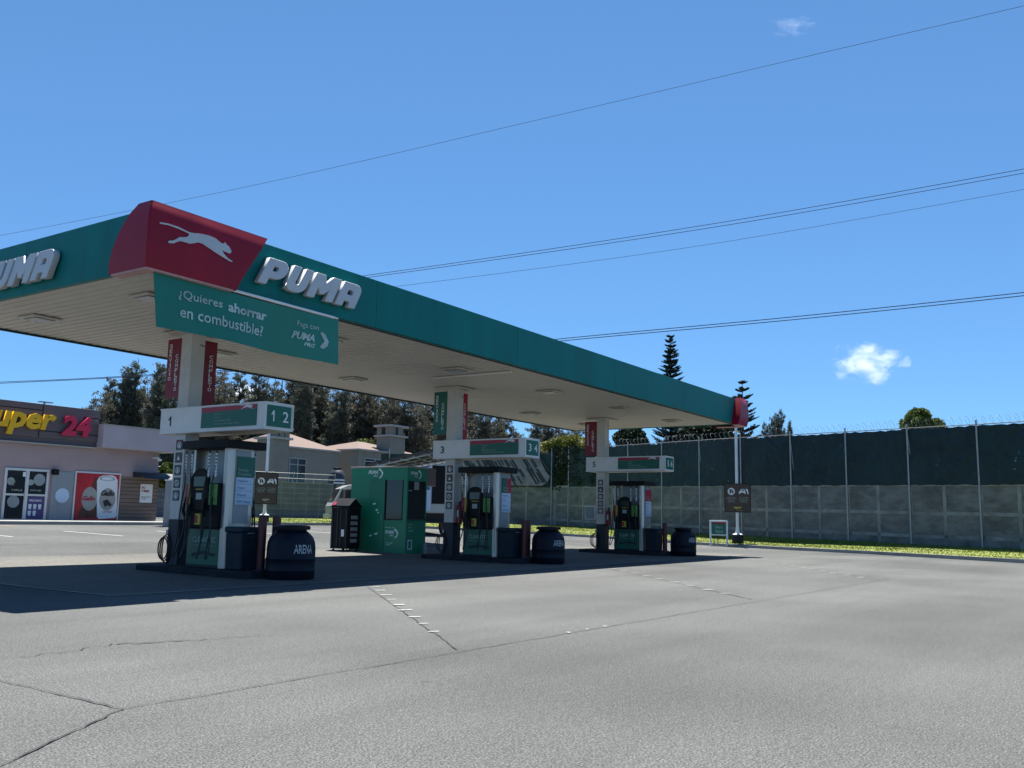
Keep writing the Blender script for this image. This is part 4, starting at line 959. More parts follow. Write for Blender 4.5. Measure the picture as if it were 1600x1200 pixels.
for k, (a, c) in enumerate(zip(hb[:-1], hb[1:])):
    A_v, C_v = Vector(a), Vector(c)
    for s in range(4):
        q = A_v.lerp(C_v, s/4); b.tube([q+Z*2.45, q+Z*3.15+Vector((-.1,-.3,0))], .018, 5)
    for hh in (2.75, 3.1): b.tube([A_v+Z*hh+Vector((-.04,-.12,0)), C_v+Z*hh+Vector((-.04,-.12,0))], .008, 4)
b.build('barbed_wire', M['galv'], hw)

# torn pale sheet with dark slashes on the fence, and the ivy hanging over it
rf2 = thing('rear_shade_fence', (42.9, 23, 3.3), 'dark fence with leaning posts on the rear wall around the torn pale sheet', 'fence')
RA, RC = Vector((43.55,19.2,.74)), Vector((39.5,34.6,.82)); RB = Vector((42.4,27,.80))
def rear(u, h, off):      # u: 0..1 along the first rear leg, more continues towards the house wall
    a, c = (RA, RB) if u <= 1 else (RB, RC); t = u if u <= 1 else u-1; d = (c-a).normalized(); n_ = Vector((-d.y, d.x, 0)); return a.lerp(c, t)+n_*off+Z*h
b = MB(); b.box(0,0,0,0,0,0); b = MB()
for k in range(8):
    u0, u1 = k*.2, (k+1)*.2; b.quad(rear(u0,2.46,.12), rear(u1,2.46,.12), rear(u1,4.6,.12), rear(u0,4.6,.12))
b.build('shade_cloth', M['cloth'], rf2, fix=False)
for k in range(4):
    b = MB(); q = rear(k*.5+.02, 0, .2); b.tube([q, q+Z*4.95], .035, 7); b.tube([q+Z*4.8+Vector((0,0,0)), q+Z*2.3+Vector((-.25,-.1,0))], .018, 5); b.build('fence_post', M['galv'], rf2, smooth=True)
ts = thing('torn_fence_sheet', rear(.5, 3.5, .3), 'pale torn sheet with dark diagonal slashes hanging on the fence behind the 3 4 sign', 'sheet')
M['sheet'] = mat('pale_plastic_sheet', (0.1800,0.1755,0.1980), .6, var=.3, scale=2.5, dirt=(0.1080,0.1080,0.1260), dirt_amt=.8)
b = MB()
prof = [(.05,2.72),(.10,2.50),(.85,2.52),(.95,2.8),(.98,4.5),(.17,4.6),(.12,4.2),(.07,3.5),(.03,3.1)]
b.v = [tuple(rear(u, h, .30)) for u, h in prof] + [tuple(rear(u, h, .29)) for u, h in prof]
m_ = len(prof); b.f = [tuple(range(m_)), tuple(range(m_, 2*m_))[::-1]] + [(i, (i+1) % m_, m_+(i+1) % m_, m_+i) for i in range(m_)]
b.build('sheet', M['sheet'], ts)
b = MB()
for k in range(52):
    s = .03+k*.017+ri.uniform(-.015,.015); h = ri.uniform(2.4,3.9); L_ = ri.uniform(.5,1.7); w = ri.uniform(.003,.012)
    q = (s+L_*.085, h+L_*.95)
    if q[1] > 4.7: q = (s+(4.7-h)*.09, 4.7)
    p = (s, h); b.quad(rear(p[0]-w, p[1], .32), rear(p[0]+w, p[1], .32), rear(q[0]+w, q[1], .32), rear(q[0]-w, q[1], .32))
b.build('dark_slashes', M['ivycloth'] if 'ivycloth' in M else M['darkgrey'], ts, fix=False)
def leaves(b, c, n, rx, ry, rz, size, rg, flat=0, up=0.3, shell=.45):
    c = Vector(c)
    for _ in range(n):
        while True:
            p = Vector((rg.uniform(-1,1), rg.uniform(-1,1), rg.uniform(-1,1)))
            if shell < p.length < 1: break
        q = c+Vector((p.x*rx, p.y*ry, p.z*rz)); d = Vector((rg.gauss(0,1), rg.gauss(0,1), rg.gauss(0,1)+up)).normalized()
        u = d.orthogonal().normalized(); w = d.cross(u); a = rg.uniform(0, 2*PI); u, w = u*math.cos(a)+w*math.sin(a), 0
        s = size*rg.uniform(.6,1.4); e = d.cross(u)
        b.quad(q-u*s*.5, q+e*s*.3, q+u*s*.5, q-e*s*.3)
iv = thing('ivy_hedge', (41, 14, 2.9), 'dark ivy with yellow green top coloured as if sunlit on the fence left of the 5 6 sign', 'hedge')
rg = random.Random(5); b = MB()
a0 = Vector((36.8,4.24,.5)); d0 = (Vector((43.5,19,.74))-a0)
for k in range(90):
    u = rg.uniform(.68, 1.06); h = rg.uniform(2.5, 4.9); p = a0+d0*u+Z*h+Vector((.15,-.05,0)); leaves(b, p, 90, .5, .5, .4, .16, rg)
b.build('dark_foliage', M['leaf_ivy'], iv, fix=False)
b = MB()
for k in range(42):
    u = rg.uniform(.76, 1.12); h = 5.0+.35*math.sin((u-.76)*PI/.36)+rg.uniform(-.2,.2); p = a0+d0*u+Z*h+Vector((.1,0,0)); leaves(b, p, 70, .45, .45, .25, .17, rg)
b.build('sun_tinted_top', M['leaf_ivy_sun'], iv, fix=False)  # ivy top: sunlight painted in by a brighter leaf colour than below
b = MB()
for k in range(9):
    u = .72+.035*k; p = a0+d0*u+Z*2.0+Vector((.3,0,0)); b.tube([p, p+Vector((rg.uniform(-.2,.2),rg.uniform(-.3,.3),1.5)), p+Vector((rg.uniform(-.3,.3),rg.uniform(-.4,.4),2.9))], [.05,.035,.02], 6)
b.build('stem', M['bark'], iv)

# ------------------------------------------------------------------ signs on poles
def place(root, deg): root.rotation_euler.z = math.radians(deg)
def pole_sign(x, y, z0, deg, lab, s, sz0, sz1, sw, ytext, group='brown signs on white poles'):
    t = thing('pole_sign', (x, y, z0), lab, 'sign', group)
    b = MB(); b.lathe((x,y,z0), [(.27*s,-.2),(.27*s,.34),(.25*s,.36)], 10); b.build('concrete_footing', M['island'], t, smooth=True)
    b = MB(); b.lathe((x,y,z0), [(.24,.362),(.23,.38),(.12,.42),(.085,.55),(.075,.75),(.07,5.6),(.07,5.62)], 14); b.build('pole', M['white'], t, smooth=True)
    b = MB(); b.box(x-sw/2, x+sw/2, y-.13, y-.09, z0+sz0, z0+sz1); bd = b.build('sign_board', M['wood'], t, bevel=.006)
    b = MB()
    for q in ((x-sw/2-.025,x-sw/2,z0+sz0-.025,z0+sz1+.025),(x+sw/2,x+sw/2+.025,z0+sz0-.025,z0+sz1+.025),(x-sw/2,x+sw/2,z0+sz1,z0+sz1+.025),(x-sw/2,x+sw/2,z0+sz0-.025,z0+sz0)): b.box(q[0],q[1],y-.14,y-.085,q[2],q[3])
    b.build('sign_frame', M['black'], t)
    h = sz1-sz0; yo = y-.131; cz = z0+sz1-h*.27
    polys([arc(0,0,.17,.17,0,350,24)], (x-sw*.25, yo, cz), X, Z, .002, M['txt'], bd, 'no_smoking_disc')
    polys([[(-.07,-.11),(-.02,-.11),(-.02,.02),(.03,.10),(-.02,.11),(-.08,.02)],[(.03,-.06),(.10,-.06),(.09,.04),(.04,.10),(.03,.03)],[(-.12,.09),(-.10,.12),(.12,-.09),(.10,-.12)]], (x-sw*.25, yo-.002, cz), X, Z, .001, M['txtblk'], bd, 'person_pictogram', .001)
    polys([[(-.20,-.10),(-.20,.0),(-.14,.04),(-.10,.12),(.06,.12),(.10,.03),(.12,-.10),(.05,-.10),(.04,-.05),(-.12,-.05),(-.13,-.10)],[(-.08,.04),(-.06,.09),(.03,.09),(.05,.04)],[(.13,.14),(.19,.14),(.24,.05),(.25,-.12),(.20,-.12),(.18,0),(.14,.04)]], (x+sw*.22, yo, cz), X, Z, .002, M['txt'], bd, 'car_pictogram')
    for k in range(4):
        w = [.36,.50,.30,.34][k]; text(['NO FUMAR','PROHIBIDO FUMAR','EN ESTA','ESTACION'][k], (x-sw*.25-w/2, yo, z0+sz1-h*.50-k*.068), X, Z, w, .042, M['txtdim'], bd, ext=.001, lift=.001)
        w = [.40,.42,.40,.32][k]; text(['NO ENCIENDA','SU CELULAR','MIENTRAS SE','ABASTECE'][k], (x+sw*.24-w/2, yo, z0+sz1-h*.50-k*.068), X, Z, w, .042, M['txtdim'], bd, ext=.001, lift=.001)
    text('super', (x-.18, yo, z0+sz0+.12), X, Z, .36, .12, M[ytext], bd, ext=.001, bold=.05, shear=.2)
    text('24 horas', (x-.05, yo, z0+sz0+.05), X, Z, .26, .03, M[ytext], bd, ext=.001)
    place(t, deg)
pole_sign(34.55, 3.75, .22, -58, 'brown safety sign on a white pole standing on the grass right of the canopy', 1.0, 1.42, 2.72, 1.18, 'yellow')
pole_sign(23.45, 23.73, .70, -30, 'brown safety sign on a white pole beyond the nearest fuel dispenser', .9, .92, 2.42, 1.05, 'beigetrim')
t = thing('air_water_sign', (33.62, 4.32, .18), 'small white framed green sign reading Aire Agua on the kerb', 'sign')
ax, ay, az = 33.62, 4.32, .15
b = MB(); b.box(ax-.42,ax-.34,ay-.04,ay+.04,az-.1,az+1.08); b.box(ax+.34,ax+.42,ay-.04,ay+.04,az-.1,az+1.08); b.box(ax-.339,ax+.339,ay-.04,ay+.04,az+1.0,az+1.08); b.box(ax-.339,ax+.339,ay-.04,ay+.04,az+.38,az+.43); b.build('sign_frame', M['white'], t, bevel=.01)
b = MB(); b.box(ax-.339,ax+.339,ay-.02,ay+.02,az+.431,az+.999); p = b.build('sign_panel', M['pgreen'], t)
b = MB(); b.box(ax-.33,ax+.33,ay-.026,ay-.021,az+.90,az+.99); b.build('red_band', M['wine'], p)
text('Aire\nAgua', (ax-.17, ay-.021, az+.47), X, Z, .36, .37, M['txtdim'], p, ext=.002, align='C')
b = MB(); b.tube([(ax-.2,ay,az+.38),(ax-.21,ay,az-.05)], .015, 6); b.tube([(ax-.05,ay,az+.38),(ax-.03,ay,az-.05)], .015, 6); b.build('water_pipe', M['darkgrey'], t)
place(t, -62)

# ------------------------------------------------------------------ houses behind the wall
def house_frame(name, P, deg, label, cat='house'):
    t = thing(name, P, label, cat); t['_'] = 0; del t['_']; t.rotation_euler.z = math.radians(deg); return t
def window(x0, x1, y, z0, z1, parent):
    b = MB(); f = .09
    b.box(x0,x1,y-.06,y-.001,z1-f,z1); b.box(x0,x1,y-.06,y-.001,z0,z0+f*.8); b.box(x0,x0+f,y-.06,y-.001,z0+f*.8,z1-f); b.box(x1-f,x1,y-.06,y-.001,z0+f*.8,z1-f)
    m = (x0+x1)/2; b.box(m-.04,m+.04,y-.055,y-.001,z0+f*.8,z1-f); zt = z1-(z1-z0)*.24; b.box(x0+f,m-.041,y-.055,y-.001,zt,zt+.07); b.box(m+.041,x1-f,y-.055,y-.001,zt,zt+.07)
    w = b.build('window', M['beigetrim'], parent)
    b = MB(); b.box(x0+.03,x1-.03,y-.03,y-.002,z0+.03,z1-.03); b.build('pane', M['glass'], w)
    b = MB(); b.box(x0-.15,x1+.2,y-.2,y-.0015,z0-.16,z0-.002); b.build('sill', M['beigetrim'], w)
    return w
def hip(b, x0, x1, y0, y1, z, h, ov=.35):
    x0 -= ov; x1 += ov; y0 -= ov; y1 += ov; ins = min(x1-x0, y1-y0)/2
    if x1-x0 > y1-y0: r0, r1 = (x0+ins, (y0+y1)/2, z+h), (x1-ins, (y0+y1)/2, z+h)
    else: r0, r1 = ((x0+x1)/2, y0+ins, z+h), ((x0+x1)/2, y1-ins, z+h)
    A, B, C_, D = (x0,y0,z), (x1,y0,z), (x1,y1,z), (x0,y1,z)
    if x1-x0 > y1-y0: b.quad(A,B,r1,r0); b.quad(B,C_,r1); b.quad(C_,D,r0,r1); b.quad(D,A,r0)
    else: b.quad(A,B,r0); b.quad(B,C_,r1,r0); b.quad(C_,D,r1); b.quad(D,A,r0,r1)
    b.quad(D, C_, B, A)
    return b
def ht(px, py, dep): return at(px, py, dep).z
D2 = 76.
c2 = at(558, 760, D2); P2 = Vector((c2.x, c2.y, .8)); ze = ht(558, 703, D2)
# right house: local frame x along canopy X, y along canopy Y
h2 = house_frame('beige_house', P2, 0, 'beige house with shallow pink roof and square chimney, right of the two', 'house')
b = MB(); b.box(P2.x, P2.x+7.5, P2.y, P2.y+6.6, .5, ze); b.build('wall', M['beige'], h2)
b = MB(); b.box(P2.x-.2, P2.x+7.7, P2.y-.2, P2.y+6.8, ze+.002, ze+.14); b.build('cornice', M['beigetrim'], h2)
b = MB(); hip(b, P2.x, P2.x+7.5, P2.y, P2.y+6.6, ze+.145, .95, .1); b.build('roof', M['tile'], h2)
window(P2.x+.7, P2.x+3.4, P2.y, ze-1.9, ze-.55, h2)
b = MB(); b.box(P2.x+3.6, P2.x+5.5, P2.y-.3, P2.y+1.3, ze-1.0, ze+1.45); ch = b.build('chimney', M['beige'], h2)
b = MB(); b.box(P2.x+3.4, P2.x+5.7, P2.y-.5, P2.y+1.5, ze+1.452, ze+1.6); b.build('chimney_cornice', M['beigetrim'], ch)
b = MB(); [b.box(P2.x+3.55+a*1.0, P2.x+4.2+a*1.0, P2.y-.3, P2.y+.3, ze+1.602, ze+2.3) for a in (0, 1)]; b.box(P2.x+3.6,P2.x+5.5,P2.y+.8,P2.y+1.3,ze+1.602,ze+2.3); b.build('chimney_vent', M['beige'], ch)
b = MB(); b.box(P2.x+3.35, P2.x+5.75, P2.y-.5, P2.y+1.5, ze+2.302, ze+2.48); b.build('chimney_cap', M['beigetrim'], ch)
# left house
D1 = 70.
c1 = at(447, 760, D1); P1 = Vector((c1.x, c1.y, .8)); za = ht(447, 698, D1)
h1 = house_frame('beige_house', P1, 0, 'beige house with pink roof, square tower and white framed window', 'house')
b = MB(); b.box(P1.x+.2, P1.x+6, P1.y+.5, P1.y+9, .5, za); b.build('wall', M['beige'], h1)
b = MB(); b.box(P1.x+.05, P1.x+6.1, P1.y+.35, P1.y+9.1, za+.002, za+.13); b.build('cornice', M['beigetrim'], h1)
b = MB(); hip(b, P1.x+.2, P1.x+6, P1.y+.5, P1.y+9, za+.135, 1.3, .1); b.build('roof', M['tile'], h1)
zt = ht(432, 681, D1)
b = MB(); b.box(P1.x-1.4, P1.x+.195, P1.y+.1, P1.y+1.9, .5, zt-.25); tw = b.build('tower', M['beige'], h1)
b = MB(); b.box(P1.x-1.6, P1.x+.4, P1.y-.1, P1.y+2.1, zt-.248, zt-.08); b.build('tower_cornice', M['beigetrim'], tw)
b = MB(); [b.box(P1.x-1.4+a, P1.x-.95+a, P1.y+.1, P1.y+.6, zt-.078, zt+.5) for a in (0,.6,1.15)]; b.build('tower_vent', M['beige'], tw)
b = MB(); b.box(P1.x-1.6, P1.x+.4, P1.y-.1, P1.y+2.1, zt+.502, zt+.66); b.build('tower_cap', M['beigetrim'], tw)
window(P1.x+.6, P1.x+2.4, P1.y+.5, za-3.1, za-.7, h1)
# tank on the wall
tp = at(526, 757, 67.); t = thing('water_tank', (tp.x, tp.y, tp.z), 'dark domed plastic water tank on a stand in front of the beige house', 'water tank')
b = MB(); b.lathe(tp, [(.60,-.6),(.62,-.55),(.62,.48),(.55,.75),(.42,.98),(.28,1.08),(.26,1.14)], 28); tb = b.build('tank_body', M['tank'], t, smooth=True)
b = MB(); b.lathe(tp, [(.3,1.142),(.3,1.2),(.05,1.23)], 20); b.build('tank_lid', M['black'], t)
b = MB()
for hz in (.04, .26): 
    b.lathe(tp, [(.624,hz),(.624,hz+.10)], 40)
    for _ in range(1): pass
fl = [f for f in b.f if len(f) == 4 and all(True for _ in f)]
keep = []
for f in fl:
    cx_ = sum(b.v[i][0] for i in f)/4-tp.x; cy_ = sum(b.v[i][1] for i in f)/4-tp.y
    a = math.degrees(math.atan2(cy_, cx_)); 
    if -150 < a < -70: keep.append(f)
b.f = keep; b.build('white_band', M['txt'], tb, fix=False)
b = MB(); b.box(tp.x-.75, tp.x+.75, tp.y-.75, tp.y+.75, .5, tp.z-.601); b.build('stand', M['block'], t)

# ------------------------------------------------------------------ vehicles
def wheel(t, x, y, z, r, w):
    b = MB(); b.tube([(x-w/2,y,z),(x-w/2+.02,y,z),(x+w/2-.02,y,z),(x+w/2,y,z)], [r*.93,r,r,r*.93], 24); wh = b.build('wheel', M['rubber'], t, smooth=True)
    for s in (-1,1):
        b = MB(); b.tube([(x+s*(w/2+.001),y,z),(x+s*(w/2+.012),y,z)], [r*.55,r*.5], 16); b.build('rim', M['galv'], wh)
vp = at(535, 814, 50.); vz = G(vp.y)
# van: front looks towards -y before rotation
v = thing('white_van', (vp.x, vp.y, vz), 'white van with a sloping windscreen half hidden behind the green booth', 'van')
x, y, z = vp.x, vp.y, vz
pr = [(-.80,.42),(-.80,.95),(-.68,1.18),(-.30,1.90),(.1,2.08),(3.2,2.10),(3.3,1.9),(3.32,.40)]
b = MB(); b.prism(pr, (x-.85, y, z), Y, Z, (1.7,0,0)); bd = b.build('body', M['vanw'], v, bevel=.05)
for s in (-1, 1):
    b = MB(); b.prism([(-.5,1.18),(-.28,1.82),(.45,1.88),(.45,1.18)], (x+s*.853, y, z), Y, Z, (s*.006,0,0)); b.build('side_window', M['glass'], v)
    b = MB(); b.prism([(.6,1.2),(.6,1.88),(1.9,1.88),(1.9,1.2)], (x+s*.853, y, z), Y, Z, (s*.006,0,0)); b.build('side_window', M['glass'], v)
    b = MB(); b.box(x+s*.55, x+s*.83, y-.83, y-.79, z+.72, z+.90); b.build('headlight', M['frost'], v)
    b = MB(); b.box(x+s*.851, x+s*.87, y-.76, y-.64, z+.72, z+.90); b.build('indicator', M['pred'], v)
    for yy in (-.12, 2.5): wheel(v, x+s*.76, y+yy, z+.32, .32, .2)
b = MB(); b.quad((x-.75,y-.70,z+1.19),(x+.75,y-.70,z+1.19),(x+.7,y-.33,z+1.87),(x-.7,y-.33,z+1.87)); b.build('windscreen', M['glass'], v, fix=False)
b = MB(); b.box(x-.88, x+.88, y-.90, y-.74, z+.32, z+.52); b.build('bumper', M['vanw'], v, bevel=.03)
v.rotation_euler.z = math.radians(-90-10)+0*PI
v.rotation_euler.z = math.atan2(.833*1, -.553)+PI/2 + math.radians(22)
# box truck
tp_ = at(684, 833, 41.); tz = G(tp_.y); x, y, z = tp_.x, tp_.y, tz
tr = thing('box_truck', (x, y, z), 'white box truck with blue graphics parked between the green booth and the middle column', 'truck')
b = MB(); b.box(x-1.05, x+1.05, y, y+5.0, z+1.0, z+3.35); bx = b.build('cargo_box', M['vanw'], tr, bevel=.02)
b = MB(); b.box(x-.95, x+.95, y+.1, y+7.2, z+.55, z+.97); b.build('chassis', M['truckgrey'], tr)
b = MB(); b.prism([(5.3,.5),(7.4,.5),(7.4,1.4),(7.0,2.3),(5.3,2.4)], (x-.95, y, z), Y, Z, (1.9,0,0)); cb = b.build('cab', M['vanw'], tr, bevel=.05)
b = MB(); b.quad((x-.85,y+7.36,z+1.5),(x+.85,y+7.36,z+1.5),(x+.8,y+7.05,z+2.25),(x-.8,y+7.05,z+2.25)); b.build('windscreen', M['glass'], cb, fix=False)
for s in (-1, 1):
    for yy in (1.1, 6.2): wheel(tr, x+s*.82, y+yy, z+.42, .42, .26)
    b = MB(); b.box(x+s*.6, x+s*.95, y-.03, y-.001, z+.75, z+.9); b.build('tail_light', M['pred'], tr)
b = MB(); b.box(x-.35, x+.55, y-.02, y-.001, z+1.4, z+3.1); b.build('doorway_shade_panel', M['black'], bx)  # solid black panel painting the shade inside the open rear door
b = MB(); b.box(x-.98, x-.40, y-.035, y-.001, z+1.1, z+3.25); dd = b.build('rear_door', M['strip'], bx)
polys([[(-.2,0),(.2,0),(.24,.12),(-.1,.2)],[(-.15,.5),(-.05,.72),(.18,.75),(.2,.5),(.0,.42)],[(-.2,1.0),(.1,1.1),(.2,1.05),(0,.98)]], (x-.68, y-.036, z+2.0), X, Z, .002, M['txtblue'], dd, 'blue_graphic')
b = MB(); b.box(x-.98, x+.98, y-.12, y+.08, z+.55, z+.66); b.build('rear_bumper', M['truckgrey'], tr)
tr.rotation_euler.z = math.radians(-28)
# flag-like red and white board above the truck
t = thing('small_roof_sign', at(658, 716, 39.), 'small red and white board showing above the truck beside the 3 4 sign', 'sign')
q = at(658, 716, 39.); b = MB(); b.box(q.x-.32,q.x+.32,q.y-.02,q.y+.02,q.z-.12,q.z+.2); bd = b.build('board', M['pred'], t)
polys([arc(0,0,.12,.12,0,350,16), arc(0,0,.06,.06,0,350,16)], (q.x-.12, q.y-.021, q.z+.04), X, Z, .002, M['txt'], bd, 'white_ring'); b = MB(); b.box(q.x+.1,q.x+.16,q.y-.026,q.y-.021,q.z-.1,q.z+.18); b.build('white_bar', M['txt'], bd)
b = MB(); b.tube([(q.x,q.y+.03,q.z-.12),(q.x,q.y+.03,G(q.y))], .03, 8); b.build('post', M['galv'], t); place(t, -45)
# dark awning on posts behind the booth
def awning():
    A0 = at(566, 727, 33.); A1 = at(592, 729, 30.); 
    p = [at(572, 727, 30.), at(706, 697, 28.), at(712, 716, 36.), at(640, 728, 37.)]
    t = thing('parking_awning', (p[1].x, p[1].y, G(p[1].y)), 'dark tilted metal awning roof with thin frame standing behind the green booth', 'awning')
    b = MB(); n = len(b.v)
    b.v += [tuple(q) for q in p] + [tuple(q+Z*.05) for q in p]; b.f += [(0,1,2,3),(4,7,6,5),(0,4,5,1),(1,5,6,2),(2,6,7,3),(3,7,4,0)]
    b.build('awning_roof', M['darkgrey'], t)
    b = MB()
    for k in range(1, 7): a = p[0].lerp(p[1], k/7); c = p[3].lerp(p[2], k/7); b.tube([a-Z*.06, c-Z*.06], .03, 5)
    for k in range(5): a = p[0].lerp(p[3], k/4); c = p[1].lerp(p[2], k/4); b.tube([a-Z*.1, c-Z*.1], .025, 5)
    b.build('roof_frame', M['galv'], t)
    for q in p:
        b = MB(); b.tube([q-Z*.1, Vector((q.x, q.y, G(q.y)))], .04, 8); b.build('post', M['galv'], t)
    c = p[0].lerp(p[2], .55); b = MB(); b.box(c.x-.5,c.x+.5,c.y-.4,c.y+.4,c.z-.9,c.z-.25); b.build('roof_unit', M['panel'], t, bevel=.03)
awning()

# ------------------------------------------------------------------ trees
def blade(b, q, d, L_, w, rg):
    u = d.orthogonal().normalized(); a = rg.uniform(0, 2*PI); e = (u*math.cos(a)+d.cross(u)*math.sin(a))*w
    b.quad(q, q+d*L_*.5+e, q+d*L_, q+d*L_*.5-e)
def cypress(seed, h, r, n, spires=7, m='leaf_cyp', gap=.25):
    rg = random.Random(seed); root = thing('cypress_tree', (0,0,0), 'x', 'tree')
    tb = MB(); tb.tube([(0,0,-.5),(rg.uniform(-.2,.2),rg.uniform(-.2,.2),h*.4),(rg.uniform(-.3,.3),rg.uniform(-.3,.3),h*.92)], [.30,.2,.04], 8)
    cb = MB(); br = []
    for s in range(spires):
        az = rg.uniform(0, 2*PI); rr = rg.uniform(.0,.55)*r; top = h*rg.uniform(.72, 1.0) if s else h; z0 = h*rg.uniform(.08,.22)
        base = Vector((0,0,z0)); c = Vector((rr*math.cos(az), rr*math.sin(az), top))
        tb.tube([base, base.lerp(c, .4)+Vector((c.x*.25,c.y*.25,0)), c], [.10,.07,.015], 5)
        sr = r*rg.uniform(.45,.7)
        nb = int(42*h/14)
        for k in range(nb):
            t = (k+rg.random())/nb; p = base.lerp(c, t)+Vector((c.x*.25*math.sin(PI*t), c.y*.25*math.sin(PI*t), 0))
            if math.sin(t*17+s*2.3)+rg.uniform(-.8,.8) < -1.15+gap*.9: continue
            a2 = rg.uniform(0,2*PI); L_ = sr*((1-t)**.65)*rg.uniform(.55,1.15)+.25
            d = Vector((math.cos(a2), math.sin(a2), rg.uniform(.25,.9))).normalized()
            e = p+d*L_; br.append((p, e))
            if rg.random() < .5: tb.tube([p, e], [.03,.008], 3, cap=False)
    tot = sum((e-p).length for p, e in br)
    for p, e in br:
        L_ = (e-p).length; k = max(4, int(n*L_/tot)); d0_ = (e-p).normalized()
        for _ in range(k):
            t = rg.random()**.6; q = p.lerp(e, t)+Vector((rg.gauss(0,.13),rg.gauss(0,.13),rg.gauss(0,.10)))
            d = (d0_*.8+Vector((rg.gauss(0,.5),rg.gauss(0,.5),rg.gauss(.25,.5)))).normalized()
            blade(cb, q, d, rg.uniform(.20,.42), rg.uniform(.025,.055), rg)
    tb.build('trunk', M['bark'], root, fix=False); cb.build('crown', M[m], root, fix=False)
    return root
variants = [cypress(1, 15, 3.2, 44000, 9), cypress(2, 14, 3.6, 46000, 11, 'leaf_cyp2'), cypress(3, 16, 2.8, 36000, 6, gap=.3), cypress(4, 13, 3.8, 46000, 12, 'leaf_cyp2', .1)]
used = set()
# pixel column, top row, distance, variant
row = [(152,602,84,3),(168,585,88,0),(196,553,86,2),(226,575,92,1),(246,560,82,0),(282,548,90,2),(318,560,84,3),(352,572,92,0),(371,604,98,1),(404,566,86,0),(432,572,92,3),(462,572,84,2),(492,560,92,1),(520,590,86,0),(548,580,96,3),(576,590,88,1),(606,590,92,0),(634,600,86,3),(664,606,94,1),(690,640,100,0),(722,622,92,2),(750,630,88,3),(778,640,94,1),(806,668,98,2),(832,650,92,0),(862,648,96,3),(896,660,96,1),(700,640,90,1)]
sides = ['dark thin topped', 'dense grey green', 'tall loose', 'broad brownish', 'narrow dark', 'sparse greyish']
spots = ['above the low parapet of the shop', 'behind the shop, next in from the left end', 'the narrow spire rising over the shop roof', 'between the shop roof and the nearest column', 'just left of the wine red column sign', 'behind the left wine red column sign', 'right of the nearest column signs', 'left of the patch of open sky', 'lowest one in the patch of open sky', 'right of the patch of open sky', 'above the 1 2 sign', 'just right of the 1 2 sign', 'behind the tiled roof of the left house', 'between the two beige houses', 'above the ridge of the right house', 'left of the square chimney', 'directly behind the square chimney', 'right of the square chimney', 'left of the green column sign', 'in the gap beside the green column sign', 'right of the middle column', 'above the left half of the 3 4 sign', 'above the middle of the 3 4 sign', 'under the small gap of sky', 'above the ivy hedge at its left', 'above the middle of the ivy hedge', 'left of the farthest column', 'behind the green column sign']
kinds = ['dense grey green cypress', 'broad brownish cypress', 'loose tall cypress', 'wide bushy cypress']
hs_ = [15, 14, 16, 13]
for k, (px_, py_, dep, vi) in enumerate(row):
    g = at(px_, 800, dep); top = at(px_, py_, dep).z; s = (top-.8)/hs_[vi]
    o = variants[vi] if vi not in used else copy_tree(variants[vi]); used.add(vi)
    o.location = (g.x, g.y, .8); o.scale = (s*1.02, s*1.02, s); o.rotation_euler.z = rnd.uniform(0, 6.28)
    tag(o, f'{kinds[vi]} {spots[k]}', 'tree', 'tall cypress trees behind the houses')
# undergrowth: dark hedge line behind walls (separate trees)
def bushtree(name, px_, py_top, dep, wpx, label, m, n=9000, size=.22, cat='tree', group=None, base=.8):
    rg = random.Random(int(px_)); g = at(px_, 800, dep); top = at(px_, py_top, dep).z; r = wpx*dep/FPX/2; h = top-base
    root = thing(name, (g.x, g.y, base), label, cat, group)
    tb = MB(); tb.tube([(g.x,g.y,base-.3),(g.x+.1,g.y,base+h*.5)], [.16,.09], 7); cb = MB()
    nc = 40
    for k in range(nc):
        a = rg.uniform(0,2*PI); w = rg.uniform(-.7,1); rr = r*.80*math.sqrt(max(0,1-w*w*.9))*rg.uniform(.75,1)
        c = Vector((g.x+rr*math.cos(a), g.y+rr*math.sin(a), top-r+r*.78*w)); s = r*rg.uniform(.22,.36)
        tb.tube([(g.x,g.y,base+h*.35), c], [.06,.015], 4, cap=False)
        leaves(cb, c, n//nc, s, s, s*.85, size, rg)
    leaves(cb, (g.x, g.y, top-r*.35), n//14, r*.42, r*.42, r*.36, size, rg)
    tb.build('trunk', M['bark'], root, fix=False); cb.build('crown', M[m], root, fix=False); return root
bushtree('round_tree', 1446, 636, 62, 70, 'round yellow green tree topping the fence at the right', 'leaf_bush', 16000, .20)
bushtree('shrub', 262, 722, 50, 46, 'light green shrub between the shop and the nearest column', 'leaf_bush', 5000, .18, 'shrub')
bushtree('shrub', 566, 684, 84, 44, 'yellow green shrub growing behind the right house roof', 'leaf_bush', 4000, .22, 'shrub')
bushtree('round_tree', 985, 664, 80, 60, 'dark leafy tree just right of the farthest column', 'leaf_ivy', 7000, .28)
bushtree('round_tree', 1088, 655, 82, 96, 'dark leafy tree below the tall araucaria', 'leaf_ivy', 9000, .28)
bushtree('round_tree', 1124, 658, 80, 60, 'dark leafy tree left of the white sign pole', 'leaf_ivy', 7000, .28)
rf_ = [(1198,652,70),(1213,640,72),(1224,632,68),(1236,650,71),(1398,668,66),(1511,664,66),(1553,660,64),(312,640,60)]
rl = ['small conifer just right of the canopy corner', 'small dark conifer over the fence, second right of the canopy corner', 'pointed conifer rising highest right of the canopy', 'low conifer tip right of the pointed one', 'tiny conifer tip left of the round tree', 'thin conifer tip between the round tree and the right edge', 'tiny conifer tip nearest the right edge']
